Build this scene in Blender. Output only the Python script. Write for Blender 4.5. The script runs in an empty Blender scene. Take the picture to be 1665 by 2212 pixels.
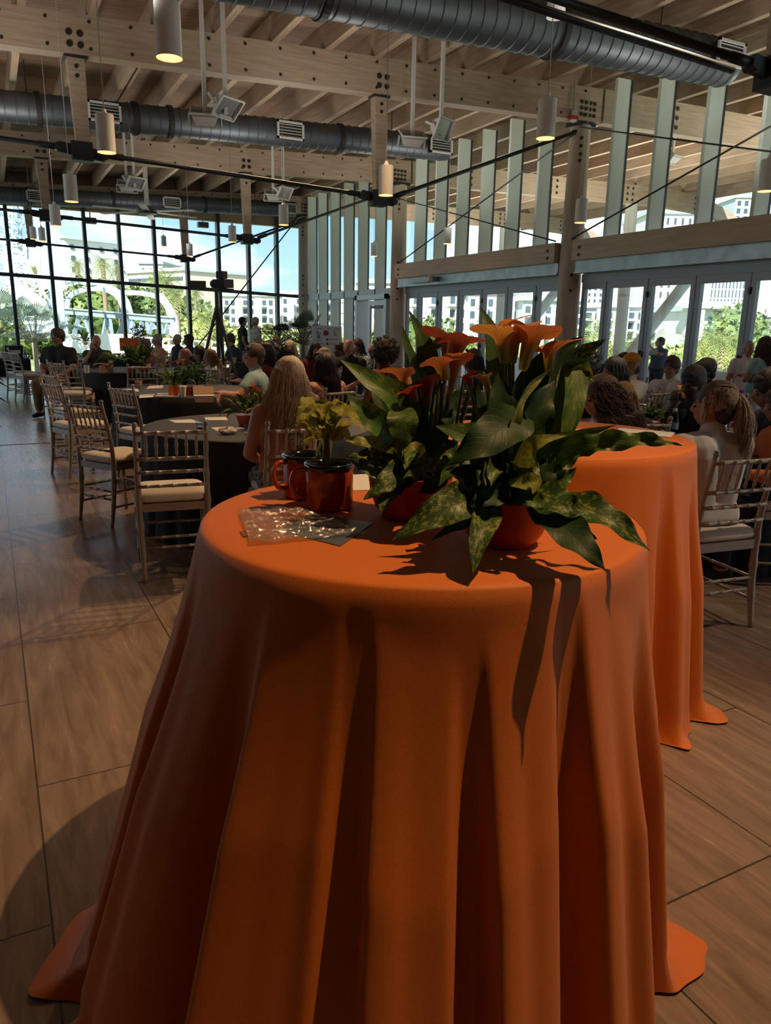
import bpy, bmesh, math, random
from mathutils import Vector, Matrix, noise
R = math.radians
C = bpy.context.scene.collection
sc = bpy.context.scene
# ------------------------------------------------------------------ camera
CH = 1.5                                     # eye height in metres
MR = Matrix(((0.88795394, -0.45964249, 0.01632752),
             (-0.09690697, -0.22167534, -0.9702933),
             (0.44960744, 0.8599935, -0.24138005)))   # rows: right, down, forward in the room's axes
F, CX, CY = 1610.0, 832.5, 1106.0
cam_d = bpy.data.cameras.new('camera'); cam = bpy.data.objects.new('camera', cam_d); C.objects.link(cam)
cam_d.sensor_fit = 'HORIZONTAL'; cam_d.sensor_width = 36; cam_d.lens = F / 1665 * 36
cam_d.clip_start = .05; cam_d.clip_end = 2000
m = Matrix((MR[0], -MR[1], -MR[2])).transposed().to_4x4(); m.translation = (0, 0, CH)
cam.matrix_world = m; sc.camera = cam
MT = MR.transposed()
def ray(u, v): return MT @ Vector(((u - CX) / F, (v - CY) / F, 1.0))
def at(u, v, d): return ray(u, v) * d + Vector((0, 0, CH))       # a point d metres in front of the eye
def onz(u, v, z=0.0):
    r = ray(u, v); return r * ((z - CH) / r.z) + Vector((0, 0, CH))
def ony(u, v, y):
    r = ray(u, v); return r * (y / r.y) + Vector((0, 0, CH))
# ------------------------------------------------------------------ world, sun, exposure
sc.view_settings.view_transform = 'Standard'; sc.view_settings.look = 'None'
sc.view_settings.gamma = 1; sc.view_settings.use_curve_mapping = False
sc.view_settings.exposure = 0.68
SKY_STRENGTH = 0.9; SUN_STRENGTH = 8
W = bpy.data.worlds.new('sky'); sc.world = W; W.use_nodes = True
nt = W.node_tree; nt.nodes.clear()
def wn(t, **k):
    n = nt.nodes.new(t)
    for a, b in k.items(): setattr(n, a, b)
    return n
tc = wn('ShaderNodeTexCoord'); sp = wn('ShaderNodeSeparateXYZ'); nt.links.new(tc.outputs['Generated'], sp.inputs[0])
gr = wn('ShaderNodeValToRGB'); nt.links.new(sp.outputs[2], gr.inputs[0])
e = gr.color_ramp.elements; e[0].position = 0.0; e[0].color = (.62, .80, .98, 1); e[1].position = .55; e[1].color = (.12, .30, .72, 1)
x = gr.color_ramp.elements.new(.18); x.color = (.30, .58, .95, 1)
mp = wn('ShaderNodeMapping'); mp.inputs['Scale'].default_value = (3.2, 3.2, 9.0); mp.inputs['Location'].default_value = (1.7, 4.2, .3)
nt.links.new(tc.outputs['Generated'], mp.inputs[0])
nz = wn('ShaderNodeTexNoise'); nz.inputs['Scale'].default_value = 1.25; nz.inputs['Detail'].default_value = 9; nz.inputs['Roughness'].default_value = .56
nt.links.new(mp.outputs[0], nz.inputs['Vector'])
cr = wn('ShaderNodeValToRGB'); nt.links.new(nz.outputs[0], cr.inputs[0])
cr.color_ramp.elements[0].position = .46; cr.color_ramp.elements[1].position = .58
mx = wn('ShaderNodeMixRGB'); nt.links.new(cr.outputs[0], mx.inputs[0]); nt.links.new(gr.outputs[0], mx.inputs[1]); mx.inputs[2].default_value = (1.0, 1.0, 1.02, 1)
bg = wn('ShaderNodeBackground'); bg.inputs[1].default_value = SKY_STRENGTH; nt.links.new(mx.outputs[0], bg.inputs[0])
wo = wn('ShaderNodeOutputWorld'); nt.links.new(bg.outputs[0], wo.inputs[0])
sd = bpy.data.lights.new('sun', 'SUN'); sd.energy = SUN_STRENGTH; sd.angle = R(.6); sd.color = (1, .95, .87)
sun = bpy.data.objects.new('sun', sd); C.objects.link(sun)
sun.rotation_euler = Vector((-.62, -.62, .74)).to_track_quat('Z', 'Y').to_euler()
sc.cycles.max_bounces = 7; sc.cycles.diffuse_bounces = 4; sc.cycles.glossy_bounces = 3; sc.cycles.transmission_bounces = 4
sc.cycles.transparent_max_bounces = 12; sc.cycles.sample_clamp_indirect = 4; sc.cycles.caustics_reflective = False; sc.cycles.caustics_refractive = False
sc.cycles.use_denoising = True

# ------------------------------------------------------------------ lamps: warm overhead spots that cast the shadows, plus added fill spots and uplights
def spot(name, loc, target, power, size, blend, color=(1, .56, .22), radius=.06):
    d = bpy.data.lights.new(name, 'SPOT'); d.energy = power; d.spot_size = R(size); d.spot_blend = blend; d.color = color; d.shadow_soft_size = radius
    o = bpy.data.objects.new(name, d); C.objects.link(o); o.location = loc
    o.rotation_euler = (Vector(loc) - Vector(target)).to_track_quat('Z', 'Y').to_euler(); return o
spot('stage_and_fill_spot', (2.12, .52, 4.85), (1.0, 1.4, .85), 360, 54, .7, (1, .60, .28), .022)
spot('stage_and_fill_spot', (3.9, 7.0, 4.75), (1.7, 6.2, .3), 330, 85, .6, (1, .60, .28), .04)
spot('stage_and_fill_spot', (6.0, 4.2, 4.9), (4.1, 3.1, .8), 420, 84, .7, (1, .76, .52), .05)  # added spot that brightens the people at the right
spot('stage_and_fill_spot', (5.2, 1.2, 4.8), (3.5, 2.7, .6), 170, 60, .8, (1, .72, .46), .05)
spot('stage_and_fill_spot', (4.2, 12.0, 4.8), (3.6, 11.0, .3), 260, 110, .8, (1, .66, .36), .08)  # added low fill for the middle of the hall
UP = 50
for (x_, y_) in ((4.1, 9.0), (0.2, 9.0), (4.3, 12.2), (0.4, 12.2), (7.9, 12.2), (4.2, 15.2), (7.6, 15.2), (1.0, 5.0), (5.0, 5.2), (-2.5, 3.5), (-2.2, 14.0), (4.0, 19.5), (8.0, 6.6)):
    spot('fill_uplight', (x_, y_, 3.3), (x_ + .05, y_ + .1, 5.2), UP, 175, .9, (1, .92, .82), .35)  # added fill for ceiling and room, set away from the flood fixtures
for (x_, y_) in ((14, 2), (14, 8), (14, 14), (14, 20)):
    spot('overhang_fill_light', (x_, y_, 2.6), (x_, y_, 5), 620, 170, .9, (1, .90, .78), .2)  # added to brighten the overhang timber, no fixture stands here

# ------------------------------------------------------------------ materials
MATS = {}
def mat(name, col, rough=.6, metal=0, noise_=None, bump=None, spec=.5, sheen=0, coat=0, trans=0, emit=None, sub=0, emit_s=1):
    """noise_ = (scale, stretch xyz, second colour, low, high); bump = (scale, strength, stretch)"""
    if name in MATS: return MATS[name]
    M_ = bpy.data.materials.new(name); M_.use_nodes = True; t = M_.node_tree; b = t.nodes['Principled BSDF']
    b.inputs['Base Color'].default_value = (*col, 1); b.inputs['Roughness'].default_value = rough; b.inputs['Metallic'].default_value = metal
    b.inputs['Specular IOR Level'].default_value = spec
    if sheen: b.inputs['Sheen Weight'].default_value = sheen
    if coat: b.inputs['Coat Weight'].default_value = coat
    if sub: b.inputs['Subsurface Weight'].default_value = sub; b.inputs['Subsurface Radius'].default_value = (.02, .008, .004)
    if emit: b.inputs['Emission Color'].default_value = (*emit, 1); b.inputs['Emission Strength'].default_value = emit_s
    tcn = t.nodes.new('ShaderNodeTexCoord')
    if noise_:
        mpn = t.nodes.new('ShaderNodeMapping'); mpn.inputs['Scale'].default_value = noise_[1]; t.links.new(tcn.outputs['Object'], mpn.inputs[0])
        n = t.nodes.new('ShaderNodeTexNoise'); n.inputs['Scale'].default_value = noise_[0]; n.inputs['Detail'].default_value = 6; t.links.new(mpn.outputs[0], n.inputs['Vector'])
        r = t.nodes.new('ShaderNodeValToRGB'); t.links.new(n.outputs[0], r.inputs[0])
        r.color_ramp.elements[0].position = noise_[3]; r.color_ramp.elements[1].position = noise_[4]
        r.color_ramp.elements[0].color = (*col, 1); r.color_ramp.elements[1].color = (*noise_[2], 1)
        t.links.new(r.outputs[0], b.inputs['Base Color'])
    if bump:
        mpb = t.nodes.new('ShaderNodeMapping'); mpb.inputs['Scale'].default_value = bump[2]; t.links.new(tcn.outputs['Object'], mpb.inputs[0])
        n2 = t.nodes.new('ShaderNodeTexNoise'); n2.inputs['Scale'].default_value = bump[0]; n2.inputs['Detail'].default_value = 4; t.links.new(mpb.outputs[0], n2.inputs['Vector'])
        bp = t.nodes.new('ShaderNodeBump'); bp.inputs['Strength'].default_value = bump[1]; bp.inputs['Distance'].default_value = .01
        t.links.new(n2.outputs[0], bp.inputs['Height']); t.links.new(bp.outputs[0], b.inputs['Normal'])
    MATS[name] = M_; return M_
def glass(name, tint=(.93, .98, .97), gloss=.06):
    M_ = bpy.data.materials.new(name); M_.use_nodes = True; t = M_.node_tree; t.nodes.clear()
    a = t.nodes.new('ShaderNodeBsdfTransparent'); a.inputs[0].default_value = (*tint, 1)
    g = t.nodes.new('ShaderNodeBsdfGlossy'); g.inputs['Roughness'].default_value = .02
    lw = t.nodes.new('ShaderNodeLayerWeight'); lw.inputs[0].default_value = .5; pw = t.nodes.new('ShaderNodeMath'); pw.operation = 'POWER'; pw.inputs[1].default_value = 5
    t.links.new(lw.outputs['Facing'], pw.inputs[0]); fr = t.nodes.new('ShaderNodeMath'); fr.operation = 'MULTIPLY_ADD'; fr.inputs[1].default_value = .5; fr.inputs[2].default_value = gloss * .5; t.links.new(pw.outputs[0], fr.inputs[0])
    mx_ = t.nodes.new('ShaderNodeMixShader'); t.links.new(fr.outputs[0], mx_.inputs[0]); t.links.new(a.outputs[0], mx_.inputs[1]); t.links.new(g.outputs[0], mx_.inputs[2])
    o = t.nodes.new('ShaderNodeOutputMaterial'); t.links.new(mx_.outputs[0], o.inputs[0]); MATS[name] = M_; return M_
GLASS = glass('window_glass')
BOTTLE = glass('clear_plastic', (.86, .93, .97))
# ------------------------------------------------------------------ mesh builder
class MB:
    def __init__(s): s.v = []; s.f = []; s.uv = {}; s.mi = []; s.cur = 0
    def add(s, vs, fs):
        b = len(s.v); s.v += [tuple(p) for p in vs]
        for f in fs: s.f.append(tuple(b + i for i in f)); s.mi.append(s.cur)
        return b
    def box(s, x0, x1, y0, y1, z0, z1):
        s.add([(x0, y0, z0), (x1, y0, z0), (x1, y1, z0), (x0, y1, z0), (x0, y0, z1), (x1, y0, z1), (x1, y1, z1), (x0, y1, z1)],
              [(0, 3, 2, 1), (4, 5, 6, 7), (0, 1, 5, 4), (1, 2, 6, 5), (2, 3, 7, 6), (3, 0, 4, 7)]); return s
    def bar(s, a, b, w, h, up=(0, 0, 1)):
        """a box beam from a to b, w across, h along up"""
        a = Vector(a); b = Vector(b); d = (b - a).normalized(); sd_ = d.cross(Vector(up))
        if sd_.length < 1e-4: sd_ = d.cross(Vector((1, 0, 0)))
        sd_.normalize(); u = sd_.cross(d)
        vs = []
        for p in (a, b):
            for (i, j) in ((-1, -1), (1, -1), (1, 1), (-1, 1)): vs.append(p + sd_ * (i * w / 2) + u * (j * h / 2))
        s.add(vs, [(0, 1, 2, 3), (7, 6, 5, 4), (0, 4, 5, 1), (1, 5, 6, 2), (2, 6, 7, 3), (3, 7, 4, 0)]); return s
    def tube(s, pts, rad, n=8, cap=True):
        pts = [Vector(p) for p in pts]
        if not isinstance(rad, (list, tuple)): rad = [rad] * len(pts)
        vs = []; prev = None
        for i, p in enumerate(pts):
            d = (pts[min(i + 1, len(pts) - 1)] - pts[max(i - 1, 0)])
            if d.length < 1e-9: d = Vector((0, 0, 1))
            d.normalize()
            if prev is None:
                a = d.cross(Vector((0, 0, 1)));
                if a.length < .05: a = d.cross(Vector((0, 1, 0)))
            else: a = prev - d * prev.dot(d)
            if a.length < 1e-6: a = d.orthogonal()
            a.normalize(); prev = a; b = d.cross(a)
            for k in range(n):
                t = 2 * math.pi * k / n; vs.append(p + (a * math.cos(t) + b * math.sin(t)) * rad[i])
        fs = []
        for i in range(len(pts) - 1):
            for k in range(n):
                fs.append((i * n + k, i * n + (k + 1) % n, (i + 1) * n + (k + 1) % n, (i + 1) * n + k))
        if cap: fs.append(tuple(reversed(range(n)))); fs.append(tuple((len(pts) - 1) * n + k for k in range(n)))
        s.add(vs, fs); return s
    def lathe(s, prof, o=(0, 0, 0), n=24, cap=(True, True), ax=(0, 0, 1)):
        o = Vector(o); q = Vector(ax).to_track_quat('Z', 'Y')
        vs = []
        for (r, z) in prof:
            for k in range(n):
                t = 2 * math.pi * k / n; vs.append(o + q @ Vector((r * math.cos(t), r * math.sin(t), z)))
        fs = []
        for i in range(len(prof) - 1):
            for k in range(n): fs.append((i * n + k, i * n + (k + 1) % n, (i + 1) * n + (k + 1) % n, (i + 1) * n + k))
        if cap[0]: fs.append(tuple(reversed(range(n))))
        if cap[1]: fs.append(tuple((len(prof) - 1) * n + k for k in range(n)))
        s.add(vs, fs); return s
    def ball(s, c, r, n=12, m_=8):
        if not isinstance(r, (list, tuple)): r = (r, r, r)
        c = Vector(c); vs = [c + Vector((0, 0, -r[2]))]
        for i in range(1, m_):
            p = -math.pi / 2 + math.pi * i / m_
            for k in range(n):
                t = 2 * math.pi * k / n; vs.append(c + Vector((r[0] * math.cos(p) * math.cos(t), r[1] * math.cos(p) * math.sin(t), r[2] * math.sin(p))))
        vs.append(c + Vector((0, 0, r[2]))); L = len(vs) - 1
        fs = [(0, 1 + (k + 1) % n, 1 + k) for k in range(n)]
        for i in range(m_ - 2):
            for k in range(n):
                a = 1 + i * n; fs.append((a + k, a + (k + 1) % n, a + n + (k + 1) % n, a + n + k))
        a = 1 + (m_ - 2) * n
        fs += [(a + k, a + (k + 1) % n, L) for k in range(n)]
        s.add(vs, fs); return s
    def cap(s, a, b, ra, rb=None, n=12):
        """a tapered capsule"""
        rb = ra if rb is None else rb; a = Vector(a); b = Vector(b); d = b - a; L = d.length
        if L < 1e-6: return s.ball(a, max(ra, rb), n)
        prof = [(ra * math.sin(t), -ra * math.cos(t)) for t in (.25, .6, 1.1, 1.5708)] + [(rb * math.cos(t), L + rb * math.sin(t)) for t in (0, .5, 1.0, 1.3)]
        return s.lathe(prof, a, n, ax=d)
    def build(s, name, m_=None, parent=None, smooth=False, loc=None, mats=None, auto=None):
        me = bpy.data.meshes.new(name); me.from_pydata(s.v, [], s.f); me.update()
        if mats:
            for q in mats: me.materials.append(q)
            me.polygons.foreach_set('material_index', s.mi)
        elif m_: me.materials.append(m_)
        if smooth: me.polygons.foreach_set('use_smooth', [True] * len(me.polygons))
        o = bpy.data.objects.new(name, me); C.objects.link(o)
        if parent: o.parent = parent
        if loc is not None: o.location = loc
        if auto:
            me.polygons.foreach_set('use_smooth', [True] * len(me.polygons)); me.set_sharp_from_angle(angle=R(auto))
        return o
def tag(o, label=None, cat=None, group=None, kind=None):
    if label: o['label'] = label
    if cat: o['category'] = cat
    if group: o['group'] = group
    if kind: o['kind'] = kind
    return o
def thing(name, loc=(0, 0, 0), rz=0, label=None, cat=None, group=None):
    o = bpy.data.objects.new(name, None); C.objects.link(o); o.location = loc; o.rotation_euler = (0, 0, rz); o.empty_display_size = .1
    return tag(o, label, cat, group)
class Bolts:
    """every bolt is a part of its own, sharing one mesh per size"""
    def __init__(s): s.l = []
    def lathe(s, prof, o=(0, 0, 0), n=10, ax=(0, 0, 1), cap=None): s.l.append((round(prof[0][0], 4), round(prof[-1][1], 4), tuple(o), tuple(ax)))
    def build(s, name, m_, root, **k):
        for r, h, o, ax in s.l:
            key = ('b', r, h)
            if key not in MATS:
                q = MB().lathe([(r, 0), (r, h)], n=10).build(name, m_); MATS[key] = q.data; bpy.data.objects.remove(q)
            q = bpy.data.objects.new(name, MATS[key]); C.objects.link(q); q.parent = root; q.location = o; q.rotation_euler = Vector(ax).to_track_quat('Z', 'Y').to_euler()
def short(a, b, n=15): return ' '.join((a + b).split()[:n])
def struct(o, label=None): return tag(o, label, None, None, 'structure')
KIDS = {}
def copy_tree(o, parent=None):
    c = o.copy(); C.objects.link(c)
    if parent: c.parent = parent
    for ch in o.children: copy_tree(ch, c)
    return c
def solid(mb, voxel, smooth_it=6, name='tmp'):
    """joins overlapping closed shapes into one continuous skin"""
    me = bpy.data.meshes.new(name); me.from_pydata(mb.v, [], mb.f); me.update()
    o = bpy.data.objects.new(name, me); C.objects.link(o)
    r = o.modifiers.new('r', 'REMESH'); r.mode = 'VOXEL'; r.voxel_size = voxel; r.use_smooth_shade = True
    if smooth_it:
        q = o.modifiers.new('s', 'SMOOTH'); q.factor = .5; q.iterations = smooth_it
    dg = bpy.context.evaluated_depsgraph_get(); ev = o.evaluated_get(dg)
    out = bpy.data.meshes.new_from_object(ev); bpy.data.objects.remove(o); return out
def place_mesh(me, name, m_, parent, smooth=True):
    me.materials.clear(); me.materials.append(m_)
    if smooth: me.polygons.foreach_set('use_smooth', [True] * len(me.polygons))
    o = bpy.data.objects.new(name, me); C.objects.link(o); o.parent = parent; return o
def spline(P, n):
    """Catmull-Rom through the points"""
    P = [Vector(p) for p in P]; out = []
    if len(P) == 2: return [P[0].lerp(P[1], i / n) for i in range(n + 1)]
    Q = [P[0] * 2 - P[1]] + P + [P[-1] * 2 - P[-2]]
    for i in range(n + 1):
        t = i / n * (len(P) - 1); k = min(int(t), len(P) - 2); f = t - k; a, b, c, d = Q[k:k + 4]
        out.append(.5 * ((2 * b) + (c - a) * f + (2 * a - 5 * b + 4 * c - d) * f * f + (3 * b - a - 3 * c + d) * f ** 3))
    return out
# ================================================================== THE HALL
wood = mat('glulam_timber', (.47, .365, .27), .62, noise_=(3.0, (.6, 6, 9), (.36, .265, .185), .35, .68), bump=(20, .15, (1, 8, 8)))
wood_y = mat('joist_timber', (.45, .34, .245), .65, noise_=(3.0, (8, .6, 8), (.34, .24, .165), .35, .7))
deckm = mat('plank_deck', (.34, .22, .14), .7, noise_=(2.0, (.8, 14, 1), (.20, .125, .08), .3, .7), bump=(6, .8, (.3, 12, 1)))
colm = mat('round_column_timber', (.54, .45, .36), .6, noise_=(3, (6, 6, .7), (.42, .33, .25), .35, .7))
steel = mat('dark_steel', (.035, .04, .045), .45, .4)
alum = mat('painted_aluminium', (.30, .32, .35), .45, .3)
mull = mat('dark_mullion', (.05, .06, .07), .4, .4)
finm = mat('pale_green_fin', (.72, .82, .77), .4)
finframe = mat('fin_frame', (.62, .68, .70), .45)
white = mat('white_paint', (.78, .78, .76), .5)
galv = mat('galvanised_steel', (.42, .47, .50), .42, .75, noise_=(5, (1, 1, 1), (.30, .34, .37), .35, .65))
ductm = mat('spiral_duct_steel', (.15, .175, .20), .5, .75, noise_=(2, (1, 1, 1), (.11, .13, .15), .3, .7))
darkband = mat('duct_band', (.02, .02, .022), .6)
bolt = mat('dark_bolt', (.04, .033, .028), .5, .5)
# floor: large travertine-look porcelain tiles laid in running bond with thin dark joints
fm = bpy.data.materials.new('floor_tile'); fm.use_nodes = True; t = fm.node_tree; b = t.nodes['Principled BSDF']
tcn = t.nodes.new('ShaderNodeTexCoord')
mpn = t.nodes.new('ShaderNodeMapping'); t.links.new(tcn.outputs['Object'], mpn.inputs[0]); mpn.inputs['Rotation'].default_value = (0, 0, R(90)); mpn.inputs['Location'].default_value = (1.80, .002, 0)
br = t.nodes.new('ShaderNodeTexBrick'); br.inputs['Scale'].default_value = 1; br.inputs['Brick Width'].default_value = 1.305; br.inputs['Row Height'].default_value = .6475
br.inputs['Mortar Size'].default_value = .0032; br.inputs['Mortar Smooth'].default_value = .1; br.offset = .5; t.links.new(mpn.outputs[0], br.inputs[0])
br.inputs['Color1'].default_value = (.0, .0, .0, 1); br.inputs['Color2'].default_value = (1, 1, 1, 1); br.inputs['Mortar'].default_value = (0, 0, 0, 1)
vm = t.nodes.new('ShaderNodeMapping'); vm.inputs['Scale'].default_value = (7.5, .9, 1); t.links.new(tcn.outputs['Object'], vm.inputs[0])
va = t.nodes.new('ShaderNodeVectorMath'); va.operation = 'MULTIPLY_ADD'; va.inputs[1].default_value = (13, 7, 0); t.links.new(br.outputs[0], va.inputs[0]); t.links.new(vm.outputs[0], va.inputs[2])
n1 = t.nodes.new('ShaderNodeTexNoise'); n1.inputs['Scale'].default_value = 2.4; n1.inputs['Detail'].default_value = 10; n1.inputs['Roughness'].default_value = .66; n1.inputs['Distortion'].default_value = .5; t.links.new(va.outputs[0], n1.inputs['Vector'])
r1 = t.nodes.new('ShaderNodeValToRGB'); t.links.new(n1.outputs[0], r1.inputs[0]); r1.color_ramp.elements[0].position = .32; r1.color_ramp.elements[1].position = .68
r1.color_ramp.elements[0].color = (.165, .113, .083, 1); r1.color_ramp.elements[1].color = (.33, .238, .178, 1)
mxm = t.nodes.new('ShaderNodeMixRGB'); mxm.inputs[2].default_value = (.045, .033, .025, 1); t.links.new(br.outputs['Fac'], mxm.inputs[0]); t.links.new(r1.outputs[0], mxm.inputs[1])
t.links.new(mxm.outputs[0], b.inputs['Base Color']); b.inputs['Roughness'].default_value = .38; b.inputs['Specular IOR Level'].default_value = .8
rr = t.nodes.new('ShaderNodeMapRange'); t.links.new(n1.outputs[0], rr.inputs[0]); rr.inputs[3].default_value = .19; rr.inputs[4].default_value = .32; t.links.new(rr.outputs[0], b.inputs['Roughness'])
bmp = t.nodes.new('ShaderNodeBump'); bmp.inputs['Strength'].default_value = .25; bmp.inputs['Distance'].default_value = .004; bmp.invert = True; t.links.new(br.outputs['Fac'], bmp.inputs['Height']); t.links.new(bmp.outputs[0], b.inputs['Normal'])
FY = 23.3
struct(MB().box(-7, 9.35, -6, FY + .15, -.2, 0).build('floor', fm), 'brown travertine-look tile floor with thin dark joints')
struct(MB().box(-7, 9.3, 10.262, 10.285, 0, .004).build('trim_1', mat('floor_joint_strip', (.03, .03, .035), .4, .5)), 'dark expansion joint strip across the floor')
def btop(x): return 4.90 + .045 * x
def bbot(x): return 4.49 + .035 * x
# ceiling deck (with the roof overhang outside)
mb = MB(); mb.add([(-7.5, -6.5, btop(-7.5) + .32), (9.3, -6.5, btop(9.3) + .32), (9.3, 24.6, btop(9.3) + .32), (-7.5, 24.6, btop(-7.5) + .32),
                   (-7.5, -6.5, btop(-7.5) + .5), (9.3, -6.5, btop(9.3) + .5), (9.3, 24.6, btop(9.3) + .5), (-7.5, 24.6, btop(-7.5) + .5)],
                  [(0, 3, 2, 1), (4, 5, 6, 7), (0, 1, 5, 4), (1, 2, 6, 5), (2, 3, 7, 6), (3, 0, 4, 7)])
struct(mb.build('ceiling', deckm), 'brown plank deck above the joists')
OVX = [9.3, 12, 15, 18, 19.6]
def otop(x):
    if x < 18: return 5.32 + .02 * (x - 9.3)
    return 5.494 - .07 * (x - 18) ** 2
mb = MB()
for i in range(len(OVX) - 1):
    a, c = OVX[i], OVX[i + 1]
    mb.add([(a, -6.5, otop(a) + .30), (c, -6.5, otop(c) + .30), (c, 26, otop(c) + .30), (a, 26, otop(a) + .30), (a, -6.5, otop(a) + .45), (c, -6.5, otop(c) + .45), (c, 26, otop(c) + .45), (a, 26, otop(a) + .45)],
           [(0, 3, 2, 1), (4, 5, 6, 7), (0, 1, 5, 4), (1, 2, 6, 5), (2, 3, 7, 6), (3, 0, 4, 7)])
struct(mb.build('trim_2', deckm), 'plank soffit of the roof overhang outside the side windows')
# joists
k = 0; xs = []
x = -6.8
while x < 9.1: xs.append(x); x += .748
for i, x in enumerate(xs):
    z = btop(x); mb = MB().box(-.045, .045, -5.9, 24.4, 0, .32)
    if i % 5 == 2: mb.box(.10, .14, -5.9, 24.4, .04, .30)
    o = mb.build('roof_joist', wood_y, loc=(x, 0, z)); tag(o, 'pale timber roof joist running the length of the hall over the trusses', 'roof joist', 'timber joists over the trusses')
x = 9.95
while x < 19.5:
    o = MB().box(-.05, .05, -5.9, 25.8, 0, .3).build('roof_joist', wood_y, loc=(x, 0, otop(x)))
    tag(o, 'timber joist of the roof overhang outside the side windows', 'roof joist', 'overhang joists outside'); x += .95
# trusses
def disc(mb, x, y, z, r, ny=-1): mb.lathe([(r, 0), (r, .012)], (x, y, z), 10, ax=(0, ny, 0))
TR = [(4.05, 'nearest'), (10.45, 'second'), (16.85, 'third'), (22.85, 'farthest, beside the end windows')]
LB = ['steel rod braced timber roof truss nearest the camera, only its black rods in view', 'large timber truss beam crossing the top of the picture with two hanging posts',
      'timber truss beam behind the middle spiral duct, second one back', 'timber truss beam just inside the far window wall']
for ti, (ty, nm) in enumerate(TR):
    root = thing('roof_truss', (0, ty, 0), 0, LB[ti], 'roof truss', 'timber trusses of the hall')
    def bz(x, f): return f(x)
    mb = MB()
    x0, x1 = -6.9, 9.28
    mb.add([(x0, -.11, bbot(x0)), (x1, -.11, bbot(x1)), (x1, .11, bbot(x1)), (x0, .11, bbot(x0)), (x0, -.11, btop(x0)), (x1, -.11, btop(x1)), (x1, .11, btop(x1)), (x0, .11, btop(x0))],
           [(0, 3, 2, 1), (4, 5, 6, 7), (0, 1, 5, 4), (1, 2, 6, 5), (2, 3, 7, 6), (3, 0, 4, 7)])
    mb.build('beam', wood, root)
    bl = Bolts()
    x = -6.6; j = 0
    while x < 9.2:
        disc(bl, x, -.112, btop(x) - .07, .018); disc(bl, x, -.112, bbot(x) + .07, .018); x += .47
    for hx in (-2.8, 1.22, 5.25):
        for dx in (-.06, .06):
            for dz in (.1, .22): disc(bl, hx + dx, -.112, bbot(hx) + dz, .036)
    for dx in (-.27, -.18, -.09, 0):
        for dz in (.08, .17, .26): disc(bl, 9.12 + dx, -.112, bbot(9.1) + dz, .03)
    bl.build('bolt', bolt, root, smooth=False)
    NZ = {-2.8: 3.66, 1.22: 3.50, 5.25: 3.32}
    for hx, nz_ in NZ.items():
        h = MB(); zt = bbot(hx); w0, w1 = .10, .075
        h.add([(hx - w0, -.07, zt), (hx + w0, -.07, zt), (hx + w0, .07, zt), (hx - w0, .07, zt), (hx - w1 + .02, -.06, nz_), (hx + w1 + .02, -.06, nz_), (hx + w1 + .02, .06, nz_), (hx - w1 + .02, .06, nz_)],
              [(0, 1, 2, 3), (7, 6, 5, 4), (0, 4, 5, 1), (1, 5, 6, 2), (2, 6, 7, 3), (3, 7, 4, 0)])
        h.build('hanger_post', wood, root)
        c = MB().box(hx - .13, hx + .13, -.09, .09, zt - .03, zt + .012); c.build('cap_plate', steel, root); c = Bolts(); disc(c, hx, -.075, zt - .12, .022); disc(c, hx, -.075, zt - .22, .022); c.build('bolt', bolt, root)
        p = MB().bar((hx - .26, 0, nz_ + .03), (hx + .26, 0, nz_ - .03), .05, .12).box(hx - .12, hx + .12, -.09, .09, nz_ - .11, nz_ + .1)
        for dx in (-.26, .26): p.lathe([(.05, -.05), (.05, .05)], (hx + dx, 0, nz_ - dx * .1), 12, ax=(0, 1, 0))
        p.build('node_bracket', steel, root)
    q = MB(); rad = .028
    for (a, c) in (((-6.8, 0, 4.3), (-3.05, 0, 3.70)), ((-2.5, 0, 3.64), (.95, 0, 3.53)), ((1.5, 0, 3.49), (4.98, 0, 3.35)), ((5.5, 0, 3.36), (9.0, 0, 4.70))):
        c0 = Vector(a).lerp(Vector(c), .06); c1 = Vector(a).lerp(Vector(c), .94)
        q.tube([a, c0, c0, c1, c1, c], [.038, .038, rad, rad, .038, .038], 8)
        if ti == 0: q.tube([Vector(a) + Vector((0, .16, .0)), Vector(c) + Vector((0, .16, .0))], rad, 8)
    q.build('tie_rod', steel, root, smooth=True)
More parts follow.
